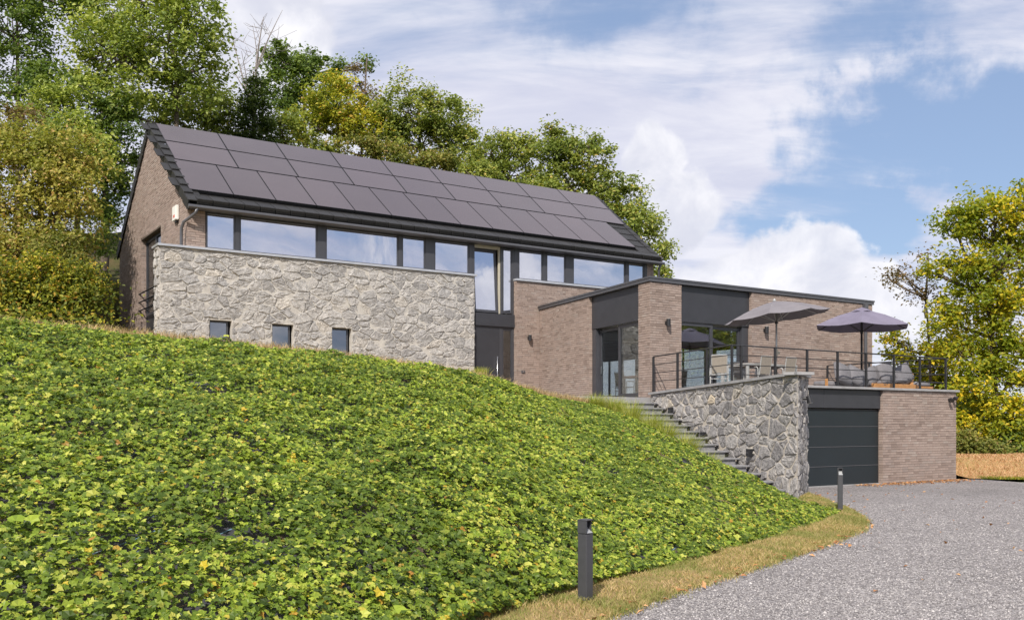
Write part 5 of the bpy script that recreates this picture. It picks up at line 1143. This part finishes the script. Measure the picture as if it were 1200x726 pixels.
# dead tree
def dead_tree():
    rg = np.random.default_rng(5); Y = 53; c = at(298, 130, Y); g = gz(c.x, Y); t = bpy.data.objects.new('dead_tree', None); col.objects.link(t); t.location = (c.x, Y, g); tag(t, 'bare dead tree with pale twigs standing above the conifer', 'tree', G1)
    m = MB(); b = Vector((c.x, Y, g))
    def br(a, px, py, r0, r1, k=0, dy=0):
        e = at(px, py, Y + dy); pts = limb(m, a, e, r0, r1, rg, .05, 5, 5)
        for i in range(k):
            s = pts[rg.integers(1, 5)]; d = (e - a).normalized(); q = s + Vector((rg.normal(0, .8), rg.normal(0, .5), abs(rg.normal(.9, .5)))) * 1.1; p2 = limb(m, s, q, r1 * .9, .008, rg, .1, 4, 4)
            for _ in range(2): limb(m, p2[2], p2[2] + Vector((rg.normal(0, .5), rg.normal(0, .3), abs(rg.normal(.5, .3)))), .014, .006, rg, .1, 3, 4)
    r0 = at(298, 135, Y); limb(m, b, r0, .2, .12, rg, .02, 5, 6)
    br(r0, 300, 82, .11, .08); f = at(300, 82, Y); br(f, 309, 20, .07, .015, 4); br(f, 331, 12, .06, .01, 3, .5); br(f, 314, 45, .045, .01, 2, -.5); br(f, 296, 30, .045, .01, 3); br(r0, 268, 28, .08, .012, 5, .8); br(r0, 283, 60, .06, .012, 4, -.6); br(at(290, 110, Y), 272, 78, .05, .01, 3)
    w = [(x - b.x, y - b.y, z - b.z) for x, y, z in m.v]; me = bpy.data.meshes.new('branches'); me.from_pydata(w, [], m.f); me.materials.append(M['pale_bark']); o = bpy.data.objects.new('branches', me); col.objects.link(o); o.parent = t
dead_tree()
# undergrowth on the bank left of the house
def undergrowth():
    rg = np.random.default_rng(8); N = 900; X = rg.uniform(-34, -9.5, N); Y = rg.uniform(26.5, 38, N)
    q = (X - O.x) * UR.x + (Y - O.y) * UR.y; w = (X - O.x) * UL.x + (Y - O.y) * UL.y; k = (X / Y * FPX + CX < 118) & ~((q > -.6) & (w > -.4)); X = X[k]; Y = Y[k]
    Z = hill_z(X, Y) + rg.uniform(0, 1.1, len(X)) * np.clip((Y - 26) / 3, .15, 1); C = np.stack([X, Y, Z], 1); idx = np.repeat(np.arange(len(C)), 70); pos = C[idx] + rg.normal(0, 1, (len(idx), 3)) * [.5, .5, .32]
    nr = np.tile([0.1, -.5, .8], (len(pos), 1)); V, F = leaves(pos, nr, .13 * rg.uniform(.6, 1.4, len(pos)), .7, rg); o = np_mesh('undergrowth', V, F, L_['bush']); tag(o, 'dense mixed bramble undergrowth on the slope left of the house', 'undergrowth', kind='stuff')
undergrowth()
for (px, py, Y, rx, ry, n, mt, lab, sd_) in ((88, 335, 30.5, 28, 32, 30, 'bush', 'yellow green bramble bush against the bottom left corner of the brick gable', 61), (45, 335, 30, 36, 34, 38, 'bush', 'low green bush second from the brick gable at the top of the bank', 62), (-5, 335, 29.5, 40, 40, 30, 'bush', 'low green bush cut by the left edge of the photo above the bank', 63),
        (112, 275, 39.5, 24, 50, 34, 'dark', 'dark shrub behind the back corner of the brick gable', 64), (65, 300, 32, 34, 26, 22, 'olive', 'olive shrub in front of the big bushy tree at left', 65)):
    wtree('bank_shrub', lab, px, Y, py, [blob(px, py, Y, rx, ry, n)], mt, sd_, cat='shrub', group='shrubs on the bank left of the house', leaf=.12, per=100, spread=.36, trunk_r=.07)
# trees at the right edge
def rtree(name, label, px, Y, basez, topy, blobs, mt, seed, cat='tree', **k):
    c = at(px, 300, Y); return tree(name, label, cat, (c.x, Y, basez), CAMH + (CY - topy) / FPX * Y, blobs, L_[mt], seed, **k)
G2 = 'trees at the edge of the dry lawn'
rtree('beech_tree', 'large yellow green tree at the right edge of the photo', 1172, 38, 0.4, 330, [blob(1165, 255, 38, 42, 34, 44), blob(1120, 262, 38, 24, 20, 16), blob(1195, 240, 38, 34, 26, 24), blob(1185, 300, 38, 50, 32, 52), blob(1125, 315, 38, 32, 20, 24), blob(1090, 318, 38, 12, 10, 5), blob(1160, 355, 38, 58, 24, 52), blob(1105, 372, 38, 26, 14, 16), blob(1175, 400, 38, 48, 26, 44), blob(1120, 405, 38, 26, 12, 12), blob(1185, 440, 37.5, 38, 20, 26), blob(1135, 455, 37, 26, 12, 12), blob(1170, 478, 37, 34, 14, 22), blob(1140, 500, 37, 30, 14, 16), blob(1195, 500, 37, 24, 20, 16), blob(1150, 430, 37.5, 30, 16, 16), blob(1230, 330, 38, 40, 90, 50)], 'beech', 71, group=G2, leaf=.18, spread=.40, per=70, density=.92, trunk_r=.2, lean=(-.4, 0))
rtree('thin_tree', 'sparse brownish branched tree behind the lilac parasol at the terrace end', 1085, 41, -1.0, 345, [blob(1065, 330, 41, 26, 20, 10), blob(1052, 315, 41, 12, 10, 4), blob(1085, 350, 41, 22, 14, 8), blob(1040, 325, 41, 10, 6, 2), blob(1088, 300, 41, 10, 10, 3)], 'brown', 72, group=G2, leaf=.14, spread=.40, per=34, trunk_r=.12)
rtree('green_tree', 'green low branched tree behind the terrace railing at its right end', 1095, 43, -1.5, 400, [blob(1060, 412, 43, 26, 14, 14), blob(1045, 395, 43, 16, 7, 5), blob(1090, 430, 43, 30, 18, 24), blob(1075, 445, 43, 34, 14, 18), blob(1110, 400, 43, 24, 26, 22), blob(1115, 450, 43, 30, 14, 16), blob(1035, 450, 44, 16, 8, 5)], 'beech', 73, group=G2, leaf=.18, spread=.42, per=60, trunk_r=.16)
rtree('dark_tree', 'dark green shady tree between the garage corner and the yellow green tree', 1140, 42, -.5, 470, [blob(1140, 485, 42, 26, 24, 30), blob(1120, 510, 42, 18, 20, 18), blob(1175, 505, 43, 26, 16, 16), blob(1205, 500, 42, 20, 28, 16)], 'dark', 74, group=G2, leaf=.18, spread=.42)
rtree('hedge_bush', 'low olive bush on the dry lawn just right of the garage', 1136, 35.5, .4, 515, [blob(1132, 520, 35.5, 16, 16, 22), blob(1158, 527, 35.5, 20, 10, 18)], 'olive', 75, cat='shrub', group='bushes at the edge of the dry lawn', leaf=.13, spread=.3, trunk_r=.06)
rtree('hedge_bush', 'low dark bush on the dry lawn at the right edge of the photo', 1192, 36.5, .3, 520, [blob(1190, 532, 36.5, 24, 8, 18), blob(1180, 515, 37, 18, 10, 12)], 'dark', 76, cat='shrub', group='bushes at the edge of the dry lawn', leaf=.13, spread=.3, trunk_r=.06)
# trees outside the frame to the right, which the terrace door mirrors
rtree('beech_tree', 'tree beyond the right edge mirrored in the terrace door', 1600, 26, 0, 300, [blob(1600, 330, 26, 90, 90, 70), blob(1760, 300, 25, 100, 110, 70), blob(1500, 360, 28, 60, 60, 34)], 'oak', 77, group='trees beyond the right edge of the photo', leaf=.22, spread=.5, per=60)

# far wooded ridge across the valley
def far_wood():
    rg = np.random.default_rng(4); N = 5200; X = rg.uniform(-150, 420, N); Y = rg.uniform(300, 360, N); z0 = -16.2; H = 9 + 3 * np.sin(X * .03) + 2 * np.sin(X * .11); pos = np.stack([X, Y, z0 + rg.uniform(0, 1, N) * H], 1)
    nr = np.tile([0, -.6, .7], (N, 1)); V, F = leaves(pos, nr, rg.uniform(4, 7, N), .5, rg); tag(np_mesh('far_wood', V, F, L_['oak']), 'far off wood across the valley seen between the trees at right', 'wood', kind='stuff')
far_wood()

# ------------------------------------------------------------------ ivy on the bank
M['ivy'] = leaf_mat('ivy_leaf', [(0, (0.030, 0.052, 0.010)), (.25, (0.085, 0.135, 0.018)), (.6, (0.185, 0.26, 0.028)), (.85, (0.33, 0.38, 0.050)), (.965, (0.46, 0.44, 0.09)), (.985, (0.55, 0.42, 0.04)), (1, (0.42, 0.20, 0.05))], (0.080, 0.130, 0.018), .75, trans=.34, gloss=.28, rough=.45, gain=1.1)
M['ivy2'] = leaf_mat('young_ivy_leaf', [(0, (0.20, 0.29, 0.030)), (.5, (0.34, 0.42, 0.05)), (1, (0.54, 0.54, 0.12))], trans=.34, gloss=.28, rough=.45, gain=1.1)
def vnoise(P, sc, seed):
    rg = np.random.default_rng(seed); tb = rg.uniform(0, 1, (64, 64)); x = P[:, 0] * sc; y = P[:, 1] * sc; xi = np.floor(x).astype(int); yi = np.floor(y).astype(int); fx = x - xi; fy = y - yi; fx = fx * fx * (3 - 2 * fx); fy = fy * fy * (3 - 2 * fy)
    g = lambda a, b: tb[a % 64, b % 64]; return (g(xi, yi) * (1 - fx) + g(xi + 1, yi) * fx) * (1 - fy) + (g(xi, yi + 1) * (1 - fx) + g(xi + 1, yi + 1) * fx) * fy
def ivy():
    rg = np.random.default_rng(77); N = 520000; u = rg.uniform(0, 1, N); v = rg.uniform(-.012, 1.0, N) ** .92 if False else rg.uniform(0, 1.0, N); P = mound_pt(u, v)
    e = 0.004; P2 = mound_pt(np.clip(u + e, 0, 1), v); P3 = mound_pt(u, np.clip(v + e * 4, 0, 1)); n = np.cross(P2 - P, P3 - P); n /= np.linalg.norm(n, axis=1, keepdims=True) + 1e-9; n *= np.sign(n[:, 2:3] + 1e-9)
    # area weighting, view sector, gaps
    ar = np.linalg.norm(P2 - P, axis=1) * np.linalg.norm(P3 - P, axis=1); ar /= np.percentile(ar, 97)
    k = rg.uniform(0, 1, N) < ar; vis = (P[:, 0] > -P[:, 1] * .60 - 1.0) & (P[:, 1] > 3.0)
    stretch = P.copy(); stretch[:, 0] = P[:, 0] * .9 + P[:, 1] * .5; stretch[:, 1] = P[:, 1] * 1.1 - P[:, 0] * .4
    g1 = vnoise(stretch, 3.1, 1) * .5 + vnoise(P, 7.5, 2) * .5; dens = np.clip((g1 - .195) / .12, .05, 1.0); k &= vis & (rg.uniform(0, 1, N) < dens); P = P[k]; n = n[k]; g = g1[k]
    hgt = rg.uniform(0, 1, len(P)) ** .8; edge_ = np.clip((1 - v[k]) / .10, .15, 1) * np.clip(1 - (u[k] - .62) / .1, .45, 1); lift = .012 + .14 * hgt * np.clip((g - .2) * 2.6, .2, 1.3) + .06 * vnoise(P, 3.2, 4) + .10 * vnoise(P, 1.3, 5); lift = lift * edge_; P = P + n * lift[:, None]
    size = .066 * rg.uniform(.55, 1.25, len(P)) * (1 + .4 * (rg.uniform(0, 1, len(P)) < .03)); up = n * .9 + np.array([.05, -.28, .35])
    yng = (hgt > .55) & (rg.uniform(0, 1, len(P)) < .30 * (.15 + 1.7 * vnoise(P, 1.4, 9) ** 1.3))
    print('ivy', len(P))
    for nm, kk, mt in (('ivy', ~yng, 'ivy'), ('young_ivy', yng, 'ivy2')):
        V, F = leaves(P[kk], up[kk], size[kk] * (1 if nm == 'ivy' else .8), .42, rg, 'ivy'); tag(np_mesh(nm, V, F, M[mt]), 'carpet of green ivy covering the sloping bank' if nm == 'ivy' else 'bright yellow green young ivy leaves scattered over the bank', 'ivy', kind='stuff')
    # a few much larger pale leaves of another climber
    q = rg.permutation(len(P))[:520]; q = q[(vnoise(P[q], .9, 33) > .62)]; V, F = leaves(P[q] + [0, 0, .05], up[q], .125 * rg.uniform(.6, 1.2, len(q)), .35, rg, 'ivy'); tag(np_mesh('vine_leaves', V, F, M['ivy2']), 'scattered large pale green vine leaves among the ivy', 'vine', kind='stuff')
    # runners
    m = MB(); 
    for i in range(900):
        uu = rg.uniform(.0, 1); v0 = rg.uniform(.03, .97); du = rg.normal(0, .012); dv = rg.normal(-.02, .05); q = np.linspace(0, 1, 5); Q = mound_pt(np.clip(uu + du * q, 0, 1), np.clip(v0 + dv * q, 0, 1)); Q[:, 2] += .05 + .05 * np.sin(np.pi * q) * rg.uniform(.3, 1.3)
        if abs(Q[0, 0]) < Q[0, 1] * .62: m.tube([Vector(p) for p in Q], .0035, 3, cap=False)
    tag(m.build('ivy_runners', M['twig'], None, frame=WF, fix=False), 'thin brown ivy runners trailing over the bank', 'ivy stems', kind='stuff')
ivy()

# ------------------------------------------------------------------ grasses, gravel, fallen leaves
def blades(P, h, w, mat_, name, label, cat, rg, lean=.35, parent=None, seg=2):
    N = len(P); a = rg.uniform(0, 6.283, N); d = np.stack([np.cos(a), np.sin(a), 0 * a], 1); sd_ = np.stack([-np.sin(a), np.cos(a), 0 * a], 1) * w[:, None]; b = rg.uniform(0, 6.283, N); ln = np.stack([np.cos(b), np.sin(b), 0 * b], 1) * (h * lean * rg.uniform(.2, 1.4, N))[:, None]
    up = np.array([0, 0, 1.0]) * h[:, None]; V = np.stack([P - sd_, P + sd_, P + up * .55 + ln * .35 + sd_ * .7, P + up * .55 + ln * .35 - sd_ * .7, P + up * .92 + ln + sd_ * .15, P + up * .92 + ln - sd_ * .15], 1)
    F = (np.arange(N) * 6)[:, None, None] + np.array([[0, 1, 2, 3], [3, 2, 4, 5]])[None]; o = np_mesh(name, V.reshape(-1, 3), F.reshape(-1, 4), mat_, parent); return tag(o, label, cat, kind='stuff')
M['dry_grass'] = leaf_mat('dry_grass', [(0, (0.36, 0.21, 0.11)), (.5, (0.55, 0.34, 0.19)), (.85, (0.66, 0.46, 0.29)), (1, (0.22, 0.24, 0.06))], trans=.2, gloss=.1)
M['straw'] = leaf_mat('straw_grass', [(0, (0.28, 0.20, 0.10)), (.5, (0.48, 0.35, 0.19)), (.85, (0.58, 0.45, 0.28)), (1, (0.22, 0.24, 0.06))], trans=.2, gloss=.1)
M['mixed_grass'] = leaf_mat('half_dry_grass', [(0, (0.12, 0.16, 0.04)), (.3, (0.26, 0.25, 0.07)), (.6, (0.50, 0.37, 0.18)), (1, (0.60, 0.45, 0.25))], (0.17, 0.21, 0.05), 1.3, trans=.2, gloss=.1)
def rim_grass():
    rg = np.random.default_rng(6); N = 60000; rows, cols = UG.shape[:2]; i = rg.uniform(0, cols - 1.01, N); k = rg.uniform(0, 1, N) ** 1.5 * (rows - 1.01) * .75; i0 = i.astype(int); k0 = k.astype(int); fi = (i - i0)[:, None]; fk = (k - k0)[:, None]
    P = (UG[k0, i0] * (1 - fi) + UG[k0, i0 + 1] * fi) * (1 - fk) + (UG[k0 + 1, i0] * (1 - fi) + UG[k0 + 1, i0 + 1] * fi) * fk
    near = (k < 3.0); h = np.where(near, .17, .10) * rg.uniform(.5, 1.3, N); P[:, 2] -= .01
    blades(P, h, np.full(N, .006), M['straw'], 'dry_grass', 'dry straw coloured grass along the top of the ivy bank', 'grass', rg, .7)
rim_grass()
def verge_grass():
    rg = np.random.default_rng(16); N = 90000; i = rg.uniform(0, 118.9, N); k = rg.uniform(-.10, 1.15, N); k = np.where(rg.uniform(0, 1, N) < .15, rg.normal(0, .07, N), k); i0 = i.astype(int); f = (i - i0)[:, None]; A = VE[i0] * (1 - f) + VE[i0 + 1] * f; B = VI[i0] * (1 - f) + VI[i0 + 1] * f; P = A * (1 - k[:, None]) + B * k[:, None]; kk = np.clip(k / 1.25, 0, 1); P = np.c_[P, .008 + .05 * np.sin(np.pi * np.minimum(kk, .9))]
    P[:, :2] += rg.normal(0, .04, (N, 2)); vis = (P[:, 0] > -P[:, 1] * .58 - .5) & (P[:, 1] > 6); P = P[vis]; c = vnoise(P, 1.6, 21); h = (.022 + .045 * c) * rg.uniform(.5, 1.4, len(P))
    blades(P, h, np.full(len(P), .0035), M['mixed_grass'], 'verge_grass', 'short half dry grass strip between the ivy and the gravel', 'grass', rg, 1.0)
verge_grass()
def lawn_grass():
    rg = np.random.default_rng(26); N = 26000; X = rg.uniform(14.0, 22, N); y0 = 29.25 - (X - 14.2) * 0.32 * np.clip((24 - X) / 9 + .6, .3, 1); k = rg.uniform(0, 9, N) ** 1.0; e = np.clip(k / 4.5, 0, 1); Z = .03 + .52 * e * e * (3 - 2 * e)
    P = np.stack([X, y0 + k, Z], 1); h = rg.uniform(.04, .10, N); blades(P, h, np.full(N, .010), M['dry_grass'], 'lawn_grass', 'parched orange brown grass of the lawn right of the garage', 'grass', rg, .8)
    N = 9000; X = rg.uniform(14.3, 20, N); y0 = 29.25 - (X - 14.2) * 0.32 * np.clip((24 - X) / 9 + .6, .3, 1); P = np.stack([X, y0 + rg.uniform(-.1, .7, N), np.full(N, .02)], 1); blades(P, rg.uniform(.04, .09, N), np.full(N, .009), L_['bush'], 'green_grass', 'narrow band of green grass where lawn meets gravel', 'grass', rg, .8)
lawn_grass()
M['feather'] = leaf_mat('feather_grass_blade', [(0, (0.17, 0.22, 0.03)), (.5, (0.32, 0.37, 0.06)), (.85, (0.50, 0.50, 0.14)), (1, (0.66, 0.55, 0.26))], trans=.35, gloss=.2)
def tuft(px, py, Y, hpx, label, seed, n=520):
    rg = np.random.default_rng(seed); c = at(px, py, Y); t = bpy.data.objects.new('ornamental_grass', None); col.objects.link(t); t.location = c; tag(t, label, 'grass tuft', 'feathery grass tufts along the stairs'); H = hpx / FPX * Y
    P = np.c_[rg.normal(0, .10, (n, 2)), np.full(n, -.05)]; V = []; a = np.arctan2(P[:, 1], P[:, 0]) + rg.normal(0, .5, n); out = rg.uniform(.15, 1.0, n) * H * .85; h = H * rg.uniform(.6, 1.1, n); q = [0, .35, .7, 1.0]; wd = .006
    s = np.stack([-np.sin(a), np.cos(a), 0 * a], 1); d = np.stack([np.cos(a), np.sin(a), 0 * a], 1)
    for t_ in q: C = P + d * (out * t_ ** 1.8)[:, None] + np.array([0, 0, 1.0]) * (h * (t_ - .38 * t_ ** 3 * (out / H)))[:, None]; V += [C - s * wd * (1.1 - t_), C + s * wd * (1.1 - t_)]
    V = np.stack(V, 1); F = (np.arange(n) * 8)[:, None, None] + np.array([[0, 1, 3, 2], [2, 3, 5, 4], [4, 5, 7, 6]])[None]; np_mesh('blades', V.reshape(-1, 3), F.reshape(-1, 4), M['feather'], t)
for i, (px, py, Y, h, lab) in enumerate(((700, 480, 24.4, 24, 'feathery grass tuft at the top of the stairs below the sliding door, leftmost tuft'), (722, 486, 24.2, 26, 'feathery grass tuft second from the top of the stairs'), (742, 500, 23.4, 32, 'tall feathery grass tuft left of the upper steps, third from the top'),
        (765, 514, 22.7, 34, 'largest feathery grass tuft, beside the middle steps'), (782, 521, 22.1, 30, 'feathery grass tuft touching the middle steps, fifth from the top'), (806, 535, 21.3, 30, 'feathery grass tuft below the middle step light'), (830, 549, 20.6, 22, 'lowest small feathery grass tuft beside the lower steps'))):
    tuft(px - 3, py, Y, h * (1.05 if i < 2 else 1.2), lab, 90 + i, 560)
p_ = at(563, 438, 23.5); tuft(563, 437, 25.5, 12, 'small dry grass tuft in front of the front door', 99, 200)
# loose gravel stones near the camera
def gravel_stones():
    rg = np.random.default_rng(12); N = 95000; Y = 7.6 + 13 * rg.uniform(0, 1, N) ** 1.4; X = rg.uniform(-.05, .58, N) * Y; ed = np.interp(Y, VE[:, 1], VE[:, 0]); k = X > ed - .03; X = X[k]; Y = Y[k]; N = len(X)
    r = rg.uniform(.005, .012, N) * (1 + .6 * (rg.uniform(0, 1, N) < .04)); q = np.array([(1, 0, 0), (0, 1, 0), (-1, 0, 0), (0, -1, 0), (0, 0, 1)], float); J = rg.uniform(.6, 1.3, (N, 5, 3)); a = rg.uniform(0, 6.28, N); c, s = np.cos(a), np.sin(a)
    V = q[None] * J * r[:, None, None]; x = V[..., 0] * c[:, None] - V[..., 1] * s[:, None]; y = V[..., 0] * s[:, None] + V[..., 1] * c[:, None]; V = np.stack([x + X[:, None], y + Y[:, None], V[..., 2] * .8 + .001], -1)
    F = (np.arange(N) * 5)[:, None, None] + np.array([[0, 1, 4], [1, 2, 4], [2, 3, 4], [3, 0, 4]])[None]; o = np_mesh('gravel_stones', V.reshape(-1, 3), F.reshape(-1, 3), M['gravel_stone']); tag(o, 'loose grey gravel stones on the drive', 'gravel', kind='stuff')
def gs_mat():
    m, t, b = mat('gravel_stone'); r, g = geo_random(t); t.l.new(t.ramp(r, [(0, (0.10, 0.092, 0.092)), (.4, (0.22, 0.205, 0.205)), (.8, (0.34, 0.32, 0.318)), (1, (0.52, 0.49, 0.48))]), b.inputs['Base Color']); b.inputs['Roughness'].default_value = .85; return m
M['gravel_stone'] = gs_mat(); gravel_stones()
def fallen():
    rg = np.random.default_rng(13); P = []
    for k in range(520):
        s = rg.uniform(15.5, 20.6); q = HF @ Vector((s, GWF - abs(rg.normal(0, .35)) - .05, 0)); P.append((q.x, q.y, .012))
    for k in range(160): P.append((rg.uniform(2, 13), rg.uniform(9, 27), .012))
    for k in range(420): i = rg.integers(0, 119); P.append((VE[i, 0] + rg.normal(0, .12), VE[i, 1] + rg.normal(0, .12), .03))
    for k in range(900): X = rg.uniform(14.2, 22); P.append((X, 29.4 - (X - 14.2) * .25 + rg.uniform(0, 6), .12 + .42 * min(1, 0)))
    P = np.array(P); 
    for p in P:
        if p[0] > 14.1 and p[1] > 27: e = min(1, max(0, (p[1] - (29.25 - (p[0] - 14.2) * .32)) / 4.5)); p[2] = .05 + .52 * e * e * (3 - 2 * e) + .03
    k = ~((P[:, 0] < 13) & (P[:, 1] > 8) & (P[:, 0] < np.interp(P[:, 1], VE[:, 1], VE[:, 0]) - .4)); P = P[k]
    V, F = leaves(P, np.tile([0, 0, 1.0], (len(P), 1)), .075 * rg.uniform(.6, 1.3, len(P)), .35, rg); mt = leaf_mat('fallen_leaf', [(0, (0.30, 0.12, 0.05)), (.6, (0.48, 0.24, 0.10)), (1, (0.60, 0.38, 0.20))], trans=.1, gloss=.2)
    tag(np_mesh('fallen_leaves', V, F, mt), 'orange brown fallen leaves along the garage wall and verge', 'leaves', kind='stuff')
fallen()
